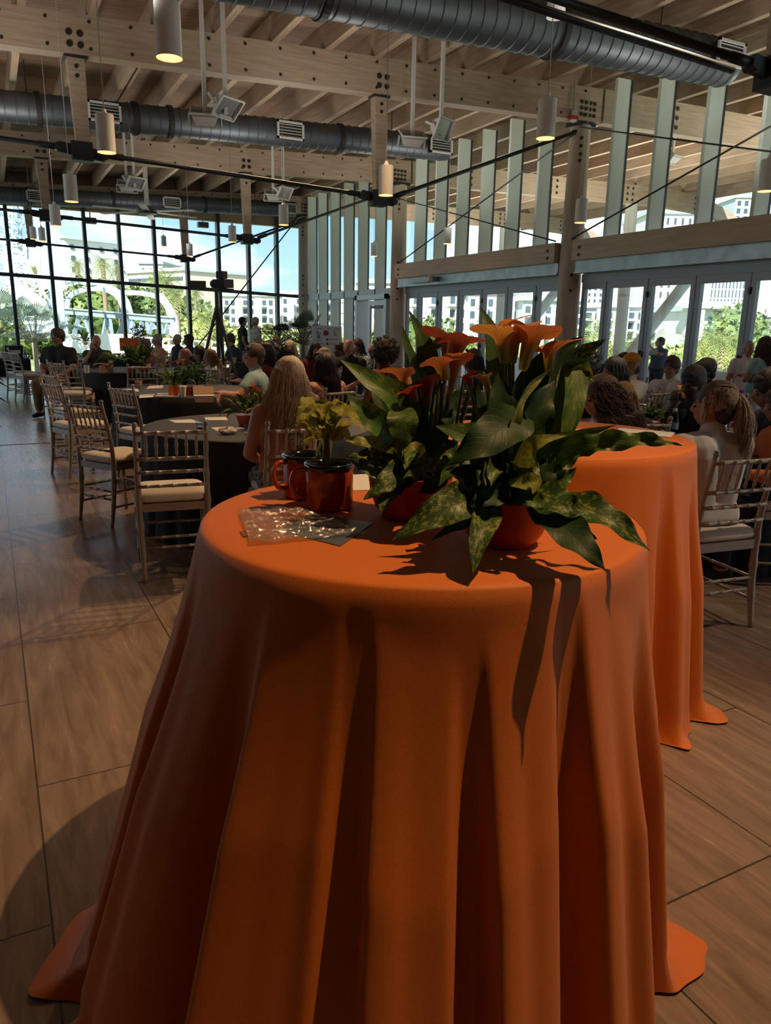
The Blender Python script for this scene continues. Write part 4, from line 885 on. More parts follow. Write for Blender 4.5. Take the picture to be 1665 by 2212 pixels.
def person(lb, pos, face, skin='fair', shirt=None, pants=None, hair='short', hc='brown', arms='lap', pose='sit', turn=0, z_top=1.27, lean=0, detail=2, nod=0, wide=1.0, sleeves=.45, bare=False, skirtless=False):
    """pos on the floor; face = heading in degrees from +y towards -x; turn = head turn the same way"""
    k = z_top / (1.27 if pose == 'sit' else 1.72); vox = (.0, .022, .015, .010)[detail]
    root = thing('person', (pos[0], pos[1], 0), R(face), lb, 'person')
    root.scale = (k * wide, k * (1 + (wide - 1) * .6), k)
    dz = 0 if pose == 'sit' else .45
    Rt = Matrix.Rotation(R(turn), 3, 'Z') @ Matrix.Rotation(R(-nod), 3, 'X'); ln = R(lean)
    def T(p):                                     # torso lean about the hips
        p = Vector(p); q = Vector((0, 0, .52)); d = p - q
        if d.z > 0: d = Matrix.Rotation(-ln, 3, 'X') @ d
        r_ = q + d; r_.z += dz; return r_
    neck0 = Vector((0, -.005, 1.07))
    def Hd(p): return T(neck0 + Rt @ (Vector(p) - neck0))
    key = (pose, arms, turn, lean, detail, nod, sleeves, bare)
    A_ = ARMS[arms]
    def leg_pts(s_):
        if pose == 'sit': return [T((s_ * .085, .0, .53)), Vector((s_ * .12, .42, .50)), Vector((s_ * .12, .40, .09)), Vector((s_ * .12, .53, .035))]
        return [Vector((s_ * .085, 0, .95)), Vector((s_ * .095, .02, .50)), Vector((s_ * .10, -.01, .09)), Vector((s_ * .11, .13, .035))]
    if key not in BCACHE:
        mb = MB()
        mb.cap(T((-.07, 0, .56)), T((.07, 0, .56)), .125)
        for s_ in (-1, 1):
            mb.cap(T((s_ * .055, -.005, .58)), T((s_ * .085, -.015, .90)), .10, .105); mb.cap(T((s_ * .02, -.01, .93)), T((s_ * .17, -.02, .955)), .07, .055)
            el, wr, hd = A_[0 if s_ < 0 else 1]; el, wr = T(el), T(wr)
            mb.cap(T((s_ * .185, -.02, .945)), el, .052, .040); mb.cap(el, wr, .041, .026)
            hd_ = Matrix.Rotation(-ln, 3, 'X') @ Vector(hd); hand(mb, wr, hd_, .5 if arms != 'chin' else .9, (0, .2, 1) if abs(hd[2]) < .6 else (0, 1, 0), 1, -s_)
            P = leg_pts(s_); mb.cap(P[0], P[1], .088, .058); mb.cap(P[1], P[2], .056, .038); mb.cap(P[2] - Vector((0, .03, .03)), P[3], .042, .03)
        mb.cap(T((0, -.015, .95)), Hd((0, .0, 1.09)), .062, .052)
        # head
        def hb(c, r): 
            b0 = MB(); b0.ball((0, 0, 0), r, 16, 12); q = Matrix.Rotation(-ln, 3, 'X') @ Rt
            mb.add([Hd(c) + q @ Vector(v_) for v_ in b0.v], b0.f)
        hb((0, -.010, 1.175), (.073, .090, .092)); hb((0, .030, 1.125), (.055, .058, .075)); hb((0, .052, 1.075), (.030, .028, .026)); hb((0, .098, 1.125), (.012, .018, .022)); hb((0, .088, 1.145), (.010, .014, .025))
        hb((0, .080, 1.155), (.045, .010, .010)); hb((0, .083, 1.090), (.022, .012, .008))
        for s_ in (-1, 1): hb((s_ * .074, -.005, 1.135), (.009, .020, .030)); hb((s_ * .04, .055, 1.115), (.022, .025, .022))
        me = solid(mb, vox, 3 if detail > 1 else 2)
        # eyes
        eb = MB()
        for s_ in (-1, 1): eb.ball(Hd((s_ * .030, .0835, 1.14)), (.011, .007, .006), 8, 6); eb.ball(Hd((s_ * .031, .086, 1.161)), (.017, .006, .0035), 8, 5)
        em = bpy.data.meshes.new('eye'); em.from_pydata(eb.v, [], eb.f); em.materials.append(eyem)
        sb = MB(); g = .014
        if not bare:
            sb.cap(T((-.07, 0, .57)), T((.07, 0, .57)), .125 + g)
            for s_ in (-1, 1):
                sb.cap(T((s_ * .055, -.005, .60)), T((s_ * .085, -.015, .90)), .10 + g, .105 + g); sb.cap(T((s_ * .03, -.015, .92)), T((s_ * .172, -.02, .952)), .078, .062)
                el, wr, hd = A_[0 if s_ < 0 else 1]; el, wr = T(el), T(wr); a = T((s_ * .185, -.02, .945))
                if sleeves <= 1: sb.cap(a, a.lerp(el, sleeves), .066, .062)
                else: sb.cap(a, el, .066, .054); sb.cap(el, el.lerp(wr, sleeves - 1), .054, .040)
            sb.cap(T((0, -.02, .97)), T((0, -.012, 1.035)), .072, .062)
        sm = solid(sb, vox, 2) if sb.v else None
        pb = MB()
        pb.cap(T((-.07, 0, .545)), T((.07, 0, .545)), .128 + g * .7)
        for s_ in (-1, 1):
            P = leg_pts(s_); pb.cap(P[0], P[1], .10, .07); pb.cap(P[1], P[2] + Vector((0, 0, .04)), .07, .055)
        pm = solid(pb, vox * 1.3, 2)
        fb = MB()
        for s_ in (-1, 1): P = leg_pts(s_); fb.cap(P[2] - Vector((0, .035, .035)), P[3] + Vector((0, .01, 0)), .048, .036)
        fm_ = solid(fb, vox * 1.3, 1)
        BCACHE[key] = (me, em, sm, pm, fm_)
    me, em, sm, pm, fm_ = BCACHE[key]
    place_mesh(me.copy(), 'body', SK[skin], root)
    e_ = bpy.data.objects.new('eyes_and_brows', em); C.objects.link(e_); e_.parent = root
    if sm: place_mesh(sm.copy(), 'shirt', shirt or clothm('white', (.75, .73, .70)), root)
    place_mesh(pm.copy(), 'trousers', pants or clothm('dark_trousers', (.02, .022, .03)), root)
    place_mesh(fm_.copy(), 'shoes', clothm('shoe', (.03, .028, .027)), root)
    q = Matrix.Rotation(-ln, 3, 'X') @ Rt
    def HB(mb, c, r, n=16, m_=12, wob=0):
        b0 = MB(); b0.ball((0, 0, 0), r, n, m_); mb.add([Hd(c) + q @ (Vector(v_) * (1 + wob * noise.noise(Vector(v_) * 38 + Vector(c)))) for v_ in b0.v], b0.f)
    hm = HC[hc]; rn = random.Random(len(lb) * 3 + int(pos[0] * 10))
    def strands(mb, n, length, rad=.0035, spread=1.0, wave=.0, curl=0, start_z=(1.10, 1.25), bundle=None, seg=9, flick=.0):
        for i in range(n):
            a = rn.uniform(-2.25, 2.25); zz = rn.uniform(*start_z)
            rr_ = .084; x_ = math.sin(a) * rr_; y_ = -math.cos(a) * (.100) - .010
            f_ = max(.2, math.sqrt(max(0, 1 - ((zz - 1.175) / .11) ** 2)))
            p0 = Vector((x_ * f_, y_ * f_, zz)); L = length * rn.uniform(.78, 1.04); P = []; ph_ = rn.random() * 6.28
            out = Vector((x_, y_, 0)).normalized()
            for j in range(seg + 1):
                t = j / seg; dd = out * (.018 * math.sin(min(1, t * 2) * 1.57) * spread + .02 * t * spread) + Vector((math.sin(a) * flick * t * t, 0, 0))
                p = p0 * 1 + dd + Vector((0, 0, -L * t))
                if p.z < 1.05: p = Vector((x_ * (1 + .18 * spread), y_ * (1 + .1 * spread) - .012, p.z)) + dd
                if wave: p += Vector((math.sin(ph_ + t * 9) * wave * t, math.cos(ph_ + t * 9) * wave * t, 0))
                if curl: p += Vector((math.cos(ph_ + t * 26), math.sin(ph_ + t * 26), 0)) * curl
                P.append(Hd(p) if p.z > 1.03 else Hd((p.x, p.y, 1.03)) + (q @ Vector((0, 0, 0))) + Vector((0, 0, p.z - 1.03)))
            mb.tube(P, [rad * (1 - .6 * j / seg) for j in range(seg + 1)], 4, cap=False)
    mb = MB()
    if hair in ('short', 'buzz', 'cropped'):
        tt = {'short': .016, 'buzz': .004, 'cropped': .010}[hair]
        HB(mb, (0, -.020, 1.183), (.076 + tt * .7, .088 + tt, .088 + tt), 20, 14, .12 if hair == 'short' else .03)
        if hair != 'buzz': HB(mb, (0, .035, 1.225), (.058, .05, .034), 14, 8, .15)
        HB(mb, (0, -.052, 1.125), (.068, .050, .062), 14, 8)
    elif hair == 'curlyball':
        HB(mb, (0, -.02, 1.185), (.115, .12, .115), 30, 20, .25)
        for i in range(190):
            d = Vector((rn.gauss(0, 1), rn.gauss(0, 1), rn.gauss(0, 1))).normalized()
            if d.y > .45 and d.z < .5: continue
            p = Vector((0, -.02, 1.185)) + Vector((d.x * .118, d.y * .122, d.z * .118)); P = [p + d * .0 ]; ph_ = rn.random() * 6
            u_ = d.orthogonal().normalized(); w_ = d.cross(u_)
            P = [Hd(p + d * .004 * j + (u_ * math.cos(j * 1.2 + ph_) + w_ * math.sin(j * 1.2 + ph_)) * .009) for j in range(9)]
            mb.tube(P, [.0042] * 8 + [.001], 4, cap=False)
    elif hair == 'fringe':                         # bald crown with hair at the sides
        for s_ in (-1, 1): HB(mb, (s_ * .060, -.035, 1.135), (.020, .055, .035), 12, 8)
        HB(mb, (0, -.085, 1.125), (.055, .020, .035), 12, 8)
    elif hair == 'cap':
        HB(mb, (0, -.05, 1.12), (.07, .05, .06), 14, 8)
    elif hair in ('long', 'longwave', 'bob', 'curly', 'longstraight'):
        wob = .1
        HB(mb, (0, -.018, 1.185), (.087, .100, .098), 22, 16, wob); HB(mb, (0, -.058, 1.11), (.080, .052, .09), 18, 10, wob)
        for s_ in (-1, 1): HB(mb, (s_ * .07, -.012, 1.10), (.026, .050, .085), 12, 8)
        if hair == 'curly':
            for s_ in (-1, 0, 1): HB(mb, (s_ * .06, -.07, 1.02), (.075, .07, .12), 16, 10, .3)
            strands(mb, 700, .30, .0024, 2.8, 0, .013, seg=34)
        elif hair == 'long':
            HB(mb, (0, -.070, 1.03), (.100, .045, .11), 16, 10); strands(mb, 1100, .27, .0020, 1.35, .008, flick=.015)
        elif hair == 'longwave':
            HB(mb, (0, -.075, .99), (.085, .040, .13), 16, 10); strands(mb, 300, .34, .0046, 1.2, .012)
        elif hair == 'longstraight':
            HB(mb, (0, -.078, .99), (.085, .038, .14), 16, 10); strands(mb, 700, .36, .0024, 1.0, .003)
        else: strands(mb, 160, .16, .0045, 1.1, .006)
    elif hair == 'ponytail':
        HB(mb, (0, -.018, 1.185), (.083, .096, .094), 22, 16, .05); HB(mb, (0, -.055, 1.12), (.074, .050, .07), 16, 10); mb.build('hair', HC['dkbrown'], root, smooth=True); mb = MB()
        for s_ in (-1, 1): HB(mb, (s_ * .072, .03, 1.13), (.014, .022, .07), 10, 8)
        a0 = Vector((.01, -.115, 1.215))
        for i in range(900):
            g1, g2 = rn.gauss(0, 1), rn.gauss(0, 1); ph_ = rn.random() * 6; P = []
            for j in range(14):
                t = j / 13; w_ = .010 + .026 * math.sin(min(1, t * 1.3) * 2.6) + .012 * t
                p = a0 + Vector((.02 * t + g1 * w_ * .5, -.045 * math.sin(t * 2.2) - .0 * t + g2 * w_ * .42, .02 * math.sin(t * 3.1) - .34 * t))
                p += Vector((math.sin(ph_ + t * 7), math.cos(ph_ + t * 8), 0)) * .014 * t
                P.append(Hd(p))
            mb.tube(P, [.0018 * (1 - .6 * j / 13) for j in range(14)], 3, cap=False)
        for i in range(420):
            a = rn.uniform(-1.9, 1.9); P = []
            p0 = Vector((math.sin(a) * .085, -math.cos(a) * .06 + .03, 1.10 + .13 * rn.random()))
            for j in range(7):
                t = j / 6; p = p0.lerp(a0, t); c_ = Vector((0, -.018, 1.185)); d = p - c_; d = Vector((d.x / .085, d.y / .098, d.z / .096)); d.normalize(); p = c_ + Vector((d.x * .087, d.y * .100, d.z * .098)) if t < .85 else p
                P.append(Hd(p))
            mb.tube(P, .0016, 3, cap=False)
    elif hair == 'bun':
        HB(mb, (0, -.018, 1.185), (.083, .096, .094), 20, 14, .06); HB(mb, (0, -.11, 1.22), (.045, .04, .045), 12, 8, .2)
    if mb.v: mb.build('hair', hm, root, smooth=True)
    root['k'] = k
    return root, Hd, q, T
def seat_at(u, v, y):
    r_ = ray(u, v); return (r_.x / r_.y * y, y), CH + r_.z / r_.y * y
def P_(lb, u, v, y, face, with_chair=True, **kw):
    pos, z = seat_at(u, v, y); kw.setdefault('detail', 1 if y > 7 else 2)
    top = 1.27 if kw.get('pose', 'sit') == 'sit' else 1.72
    ln = kw.get('lean', 0); z_eff = z + (top - .52) * (1 - math.cos(R(ln))) if ln else z
    # the head sits in front of the hips when leaning
    ox = -math.sin(R(face)) * math.sin(R(ln)) * .62; oy = math.cos(R(face)) * math.sin(R(ln)) * .62
    r_ = person(lb, (pos[0] - ox, pos[1] - oy), face, z_top=z_eff, **kw)
    if with_chair and kw.get('pose', 'sit') == 'sit':
        hx, hy = -math.sin(R(face)), math.cos(R(face))
        chair(pos[0] - ox + hx * .03, pos[1] - oy + hy * .03, face, short('chair under the ', lb), 'occupied chairs')
    return r_
navy = clothm('navy', (.022, .028, .055)); blackf = clothm('black', (.012, .012, .014)); white_f = clothm('white_shirt', (.72, .70, .68)); ltblue = clothm('light_blue', (.30, .46, .50)); maroon = clothm('maroon', (.16, .02, .02)); salmon = clothm('salmon', (.62, .26, .18))
greyf = clothm('charcoal', (.035, .035, .04)); floral = clothm('pink_floral', (.62, .38, .30), (.45, .12, .09), 26, .48, .55); khaki = clothm('khaki', (.42, .27, .13)); dots = clothm('dotted', (.60, .56, .50), (.06, .05, .05), 30, .54, .58)
purple = clothm('plum', (.10, .03, .07)); orangef = clothm('orange_top', (.75, .18, .05)); rust = clothm('rust', (.50, .17, .07)); snake = clothm('snake_print', (.03, .03, .03), (.30, .27, .22), 55, .45, .55); pinkf = clothm('hot_pink', (.70, .05, .25)); aqua = clothm('aqua', (.30, .50, .56)); denim = clothm('denim', (.03, .04, .07))
P_('seated man in black shirt and dark glasses, farthest left', 122, 710, 13.4, 145, skin='tan', shirt=blackf, pants=clothm('dark_khaki', (.16, .10, .05)), arms='lap', turn=-10, sleeves=.6, wide=1.08)
P_('seated bald man in dark shirt with a fist at his chin', 207, 723, 14.3, 160, skin='tan', shirt=greyf, hair='none', arms='chin', turn=0)
P_('seated man in maroon shirt with hand to his mouth', 312, 733, 13.9, 110, skin='tan', shirt=maroon, hair='short', hc='brown', arms='chin', turn=0)
P_('seated grey haired man in salmon shirt', 338, 722, 15.8, 100, skin='tan', shirt=salmon, hair='cropped', hc='grey', arms='table')
P_('seated man in black shirt with reddish face behind the salmon shirt man', 381, 722, 17.4, 100, skin='red', shirt=blackf, hair='buzz', hc='grey')
P_('seated dark haired man in black, right of the salmon shirt man', 406, 722, 16.3, 95, skin='brown', shirt=blackf, hair='cropped', hc='black', wide=1.1)
P_('balding man in navy shirt leaning over behind the second table plants', 400, 752, 9.95, 120, skin='tan', shirt=navy, hair='fringe', hc='dkbrown', arms='table', lean=14, wide=1.15)
P_('dark haired person resting head, just right of the balding navy man', 428, 748, 11.2, 110, skin='tan', shirt=navy, hair='bob', hc='black', arms='chin', lean=10)
P_('ash blonde woman in pale shawl left of the tripod legs', 452, 755, 10.6, 95, skin='tan', shirt=clothm('pale_shawl', (.50, .48, .42)), hair='bob', hc='auburn', arms='table', sleeves=1.4)
P_('brown haired man in navy behind the tripod legs', 497, 722, 15.4, 95, skin='fair', shirt=navy, hair='short', hc='brown', arms='table', lean=12)
P_('standing man in black with dark hair by the far windows', 524, 685, 19.0, -95, skin='tan', shirt=blackf, hair='cropped', hc='black', pose='stand', arms='down', with_chair=False)
P_('standing grey haired man in black spotted white shirt by the far windows', 550, 685, 18.6, 95, skin='tan', shirt=dots, hair='cropped', hc='grey', pose='stand', arms='down', with_chair=False)
P_('man in light blue shirt in profile with his arm stretched over the chair', 547, 743, 7.35, 62, skin='red', shirt=ltblue, hair='cropped', hc='brown', arms='reach', turn=22, detail=2, sleeves=.5)
P_('woman with long dark hair and red top right behind the light blue shirt man', 572, 741, 9.4, 70, skin='tan', shirt=maroon, hair='longwave', hc='dkbrown', arms='table')
P_('man with short brown hair and hand at chin left of the blonde, far back', 597, 728, 13.4, 140, skin='fair', shirt=blackf, hair='short', hc='brown', arms='chin')
P_('dark haired man partly hidden left of the chin-resting man', 580, 736, 12.2, 110, skin='tan', shirt=greyf, hair='short', hc='black')
P_('person with fluffy black hair in front of the chin-resting man', 607, 752, 10.4, 60, skin='brown', shirt=blackf, hair='curlyball', hc='black')
P_('fair long haired woman in black far behind the blonde', 627, 736, 11.6, 150, skin='fair', shirt=blackf, hair='longwave', hc='blond')
# the blonde woman in the foreground, bare shouldered with patterned strap
r_, Hd, q, T = P_('blonde woman from behind with bare shoulders and a patterned strap', 622, 773, 4.38, -4, skin='red', bare=True, pants=snake, hair='long', hc='blond', arms='lap', turn=18, detail=3, wide=1.0)
mb = MB(); mb.cap(T((-.06, .0, .56)), T((.06, .0, .56)), .142); mb.cap(T((-.05, .0, .56)), T((-.075, 0, .70)), .118, .112); mb.cap(T((.05, .0, .56)), T((.075, 0, .70)), .118, .112); place_mesh(solid(mb, .014, 2), 'dress', rust, r_)
mb = MB(); S_ = spline([T((-.10, .09, .93)), T((-.12, .0, 1.025)), T((-.10, -.095, .96)), T((-.04, -.135, .86)), T((.06, -.137, .74))], 20)
for i in range(20): mb.bar(S_[i], S_[i + 1] + (S_[i + 1] - S_[i]) * .1, .055, .012, (S_[i] - T((0, -.0, S_[i].z))).normalized())
mb.build('strap', clothm('mosaic', (.10, .09, .08), (.42, .36, .28), 90, .46, .54), r_)
r_, Hd, q, T = P_('woman with long dark hair, sunglasses on her head and pink floral blouse', 700, 763, 6.6, 20, skin='tan', shirt=floral, hair='longstraight', hc='dkbrown', arms='table', turn=14, detail=2)
mb = MB()
for s_ in (-1, 1): mb.ball(Hd((s_ * .035, .055, 1.262)), (.026, .014, .018), 10, 8)
mb.bar(Hd((-.085, -.03, 1.20)), Hd((-.04, .06, 1.262)), .006, .006); mb.bar(Hd((.085, -.03, 1.20)), Hd((.04, .06, 1.262)), .006, .006); mb.build('sunglasses', eyem, r_)
P_('dark haired woman in front of the sponsor board, left side', 681, 739, 10.9, 170, skin='tan', shirt=maroon, hair='longwave', hc='dkbrown')
P_('fair haired head right behind the sunglasses woman', 698, 752, 9.6, 60, skin='fair', shirt=clothm('pale_shawl', (.5, .48, .42)), hair='bob', hc='blond')
P_('dark haired man in profile before the sponsor board, right side', 733, 740, 10.8, 110, skin='brown', shirt=blackf, hair='short', hc='dkbrown')
P_('bald man in black before the exit door', 753, 732, 10.4, 130, skin='red', shirt=blackf, hair='none', wide=1.1)
P_('dark haired woman right of the bald man', 772, 732, 11.4, 120, skin='fair', shirt=dots, hair='bob', hc='dkbrown')
P_('person in a pale cap left of the curly black hair', 806, 739, 11.5, 100, skin='tan', shirt=greyf, hair='buzz', hc='grey')
P_('person with a big head of curly black hair behind the light leaf', 828, 738, 7.1, 30, skin='brown', shirt=maroon, hair='curlyball', hc='black', detail=2, wide=1.0)
P_('auburn haired person behind the drooping orange lilies', 925, 752, 9.5, 100, skin='tan', shirt=greyf, hair='bob', hc='auburn')
r_, Hd, q, T = P_('dark haired woman with sunglasses on her head amid the lilies', 1020, 755, 7.0, 60, skin='tan', shirt=blackf, hair='bob', hc='black', detail=2)
mb = MB()
for s_ in (-1, 1): mb.ball(Hd((s_ * .035, .06, 1.262)), (.026, .014, .018), 10, 8)
mb.build('sunglasses', eyem, r_)
P_('brown haired head in front of the crowd just left of the near column', 1180, 757, 7.4, 80, skin='tan', shirt=white_f, hair='short', hc='brown')
P_('person in white shirt partly hidden by the upright leaf, right of the lilies', 1205, 775, 5.6, 80, skin='tan', shirt=white_f, hair='bob', hc='brown')
P_('black haired person at the foot of the near round column', 1272, 755, 7.0, 100, skin='brown', shirt=greyf, hair='cropped', hc='black')
P_('black haired person with a headband behind the drooping leaf', 1262, 768, 5.2, 40, skin='brown', shirt=blackf, hair='curlyball', hc='black', detail=2)
P_('woman in white with long curly dark hair, profile left, behind the second orange table', 1300, 812, 3.25, 85, skin='fair', shirt=white_f, hair='curly', hc='curlbr', arms='table', detail=3, turn=-8, lean=6)
P_('auburn haired woman behind the curly haired one, arm on the table', 1345, 828, 3.9, -20, skin='red', shirt=greyf, hair='bob', hc='auburn', arms='table', lean=10)
P_('dark haired woman with glasses and plum top looking left', 1327, 772, 4.75, 85, skin='tan', shirt=purple, hair='bob', hc='black', arms='table')
r_, Hd, q, T = P_('person in a yellow cap and white shirt looking left', 1364, 764, 5.7, 80, skin='tan', shirt=white_f, hair='cap', hc='dkbrown', arms='table')
mb = MB(); b0 = MB(); b0.ball((0, 0, 0), (.086, .100, .085), 18, 12); mb.add([Hd((0, -.012, 1.20)) + q @ Vector((v_[0], v_[1], max(v_[2], -.004))) for v_ in b0.v], b0.f)
b0 = MB(); b0.ball((0, 0, 0), (.07, .085, .008), 14, 6); mb.add([Hd((0, .085, 1.20)) + q @ Vector(v_) for v_ in b0.v], b0.f); mb.build('cap', clothm('mustard', (.60, .26, .02)), r_, smooth=True)
P_('dark haired head just behind the yellow cap', 1347, 762, 6.9, 90, skin='tan', shirt=greyf, hair='cropped', hc='dkbrown')
P_('young man in white polo with folded arms in front of the folding doors', 1452, 770, 5.9, 105, skin='tan', shirt=white_f, hair='short', hc='brown', arms='folded', turn=0)
P_('black haired man leaning in, left of the ponytail woman', 1500, 793, 3.95, 100, skin='dark', shirt=greyf, hair='short', hc='black', arms='chin', lean=12, detail=2)
P_('man in black shirt with bowed head before the last full door pane', 1525, 775, 5.0, 60, skin='dark', shirt=blackf, hair='cropped', hc='black', arms='table', lean=10, detail=2)
P_('blonde streaked ponytail woman in white shirt from behind, at the right', 1548, 824, 2.62, -12, skin='red', shirt=white_f, pants=denim, hair='ponytail', hc='streak', arms='table', turn=42, detail=3, with_chair=False)
chair(3.25, 2.62, -8, 'chair with the ponytail woman in it, back to us at the right edge', 'occupied chairs')
P_('person in black shirt cut by the right edge, leaning on a table', 1668, 800, 3.1, 60, skin='tan', shirt=blackf, hair='short', hc='dkbrown', arms='table', lean=14)
P_('person in orange top at the right edge reaching over the table', 1690, 835, 2.9, 60, skin='red', shirt=orangef, hair='short', hc='brown', arms='table', lean=10, sleeves=1.6)
P_('man in blue photographing, standing outside the folding doors', 1426, 728, 10.6, 75, skin='brown', shirt=clothm('dusk_blue', (.05, .08, .15)), hair='buzz', hc='black', arms='camera', pose='stand', with_chair=False, wide=1.25)
P_('smiling man in white with pink shorts standing at the right edge', 1619, 736, 6.2, 160, skin='red', shirt=white_f, pants=pinkf, hair='buzz', hc='grey', arms='down', pose='stand', with_chair=False)
P_('woman in light blue top with long hair standing at the right edge', 1652, 728, 5.6, 10, skin='tan', shirt=aqua, pants=white_f, hair='longwave', hc='brown', arms='folded', pose='stand', with_chair=False)
# video camera on tall tripod
root = thing('video_tripod', ony(470, 700, 13.2) * 1, 0, 'tall black tripod carrying a video camera in front of the far windows', 'tripod')
b_ = root.location.copy(); root.location = (b_.x, b_.y, 0); tz = ony(470, 628, 13.2).z
MB().tube([(0, 0, .9), (0, 0, tz)], .035, 8).build('centre_column', steel, root)
for k, (dx, dy) in enumerate(((-.55, -.1), (.35, -.35), (.28, .45))):
    MB().tube([(0, 0, tz - .25), (dx * .5, dy * .5, (tz - .25) * .5), (dx, dy, .01)], [.03, .025, .018], 6).build('leg', steel, root)
MB().bar((-.32, 0, tz + .02), (.3, 0, tz + .02), .05, .05).build('crossbar', steel, root)
root2 = thing('video_camera', (b_.x + .12, b_.y, tz + .1), .4, 'black video camera on top of the tripod before the windows', 'camera')
MB().box(-.1, .1, -.16, .16, -.05, .09).build('camera_body', blackf, root2); MB().lathe([(.05, 0), (.065, .12)], (0, .16, .02), 14, ax=(0, 1, 0)).build('lens', blackf, root2); MB().box(-.08, .02, -.1, .08, .1, .22).build('viewfinder', blackf, root2)
root3 = thing('video_monitor', (b_.x - .3, b_.y, tz + .08), -.3, 'small black monitor on the left end of the tripod crossbar', 'monitor')
MB().box(-.14, .12, -.03, .03, -.05, .07).build('screen', blackf, root3); MB().box(-.02, .02, -.02, .02, -.09, -.05).build('mount', blackf, root3)
# ================================================================== THE TWO BOWLS OF CALLA LILIES AND THEIR NEIGHBOURS
def leafmat(name, base, second, vein, amount=.5, scale=9, trans=.18, rough=.34):
    M_ = bpy.data.materials.new(name); M_.use_nodes = True; t = M_.node_tree; b = t.nodes['Principled BSDF']; o = t.nodes['Material Output']
    uv = t.nodes.new('ShaderNodeUVMap'); mp_ = t.nodes.new('ShaderNodeMapping'); mp_.inputs['Scale'].default_value = (1, 3.0, 1); t.links.new(uv.outputs[0], mp_.inputs[0])
    oi = t.nodes.new('ShaderNodeObjectInfo'); ad = t.nodes.new('ShaderNodeVectorMath'); ad.operation = 'ADD'; t.links.new(mp_.outputs[0], ad.inputs[0]); t.links.new(oi.outputs['Random'], ad.inputs[1])
    n = t.nodes.new('ShaderNodeTexNoise'); n.inputs['Scale'].default_value = scale; n.inputs['Detail'].default_value = 3; n.inputs['Roughness'].default_value = .6; t.links.new(ad.outputs[0], n.inputs['Vector'])
    r = t.nodes.new('ShaderNodeValToRGB'); t.links.new(n.outputs[0], r.inputs[0]); r.color_ramp.elements[0].position = 1 - amount - .04; r.color_ramp.elements[1].position = 1 - amount + .06
    r.color_ramp.elements[0].color = (*base, 1); r.color_ramp.elements[1].color = (*second, 1)
    # slanted side veins and midrib from the leaf's own coordinates
    sx = t.nodes.new('ShaderNodeSeparateXYZ'); t.links.new(uv.outputs[0], sx.inputs[0])
    ab = t.nodes.new('ShaderNodeMath'); ab.operation = 'SUBTRACT'; ab.inputs[1].default_value = .5; t.links.new(sx.outputs[0], ab.inputs[0]); a2 = t.nodes.new('ShaderNodeMath'); a2.operation = 'ABSOLUTE'; t.links.new(ab.outputs[0], a2.inputs[0])
    m1 = t.nodes.new('ShaderNodeMath'); m1.operation = 'MULTIPLY_ADD'; m1.inputs[1].default_value = -.42; t.links.new(a2.outputs[0], m1.inputs[0]); t.links.new(sx.outputs[1], m1.inputs[2])
    m2 = t.nodes.new('ShaderNodeMath'); m2.operation = 'MULTIPLY'; m2.inputs[1].default_value = 88; t.links.new(m1.outputs[0], m2.inputs[0]); m3 = t.nodes.new('ShaderNodeMath'); m3.operation = 'SINE'; t.links.new(m2.outputs[0], m3.inputs[0])
    v1 = t.nodes.new('ShaderNodeMapRange'); t.links.new(m3.outputs[0], v1.inputs[0]); v1.inputs[1].default_value = .86; v1.inputs[2].default_value = 1; v1.inputs[4].default_value = .5
    v2 = t.nodes.new('ShaderNodeMapRange'); t.links.new(a2.outputs[0], v2.inputs[0]); v2.inputs[1].default_value = .012; v2.inputs[2].default_value = .022; v2.inputs[3].default_value = .8; v2.inputs[4].default_value = 0
    mxv = t.nodes.new('ShaderNodeMath'); mxv.operation = 'MAXIMUM'; t.links.new(v1.outputs[0], mxv.inputs[0]); t.links.new(v2.outputs[0], mxv.inputs[1])
    cm = t.nodes.new('ShaderNodeMixRGB'); t.links.new(mxv.outputs[0], cm.inputs[0]); t.links.new(r.outputs[0], cm.inputs[1]); cm.inputs[2].default_value = (*vein, 1)
    t.links.new(cm.outputs[0], b.inputs['Base Color']); b.inputs['Roughness'].default_value = rough + .1; b.inputs['Specular IOR Level'].default_value = .32
    bp = t.nodes.new('ShaderNodeBump'); bp.inputs['Strength'].default_value = .35; bp.inputs['Distance'].default_value = .002; bp.invert = True; t.links.new(mxv.outputs[0], bp.inputs['Height']); t.links.new(bp.outputs[0], b.inputs['Normal'])
    tr_ = t.nodes.new('ShaderNodeBsdfTranslucent'); t.links.new(cm.outputs[0], tr_.inputs[0]); ms = t.nodes.new('ShaderNodeMixShader'); ms.inputs[0].default_value = trans
    t.links.new(b.outputs[0], ms.inputs[1]); t.links.new(tr_.outputs[0], ms.inputs[2]); t.links.new(ms.outputs[0], o.inputs[0]); MATS[name] = M_; return M_
LDK = leafmat('lily_leaf_dark', (.018, .052, .014), (.045, .09, .022), (.035, .078, .024), .38, rough=.42)
LVG = leafmat('lily_leaf_variegated', (.036, .088, .016), (.24, .26, .06), (.024, .06, .014), .45, 5.5)
LGR = leafmat('lily_leaf_green', (.055, .13, .02), (.13, .20, .035), (.08, .16, .035), .45, 6)
LLT = leafmat('lily_leaf_light', (.19, .23, .035), (.34, .34, .07), (.26, .29, .07), .5, 6, .3)
LSP = leafmat('lily_leaf_spotted', (.034, .09, .018), (.50, .60, .42), (.05, .095, .02), .30, 26)
LCH = leafmat('chartreuse_leaf', (.25, .27, .035), (.38, .36, .08), (.32, .33, .10), .5, 5, .35, .45)
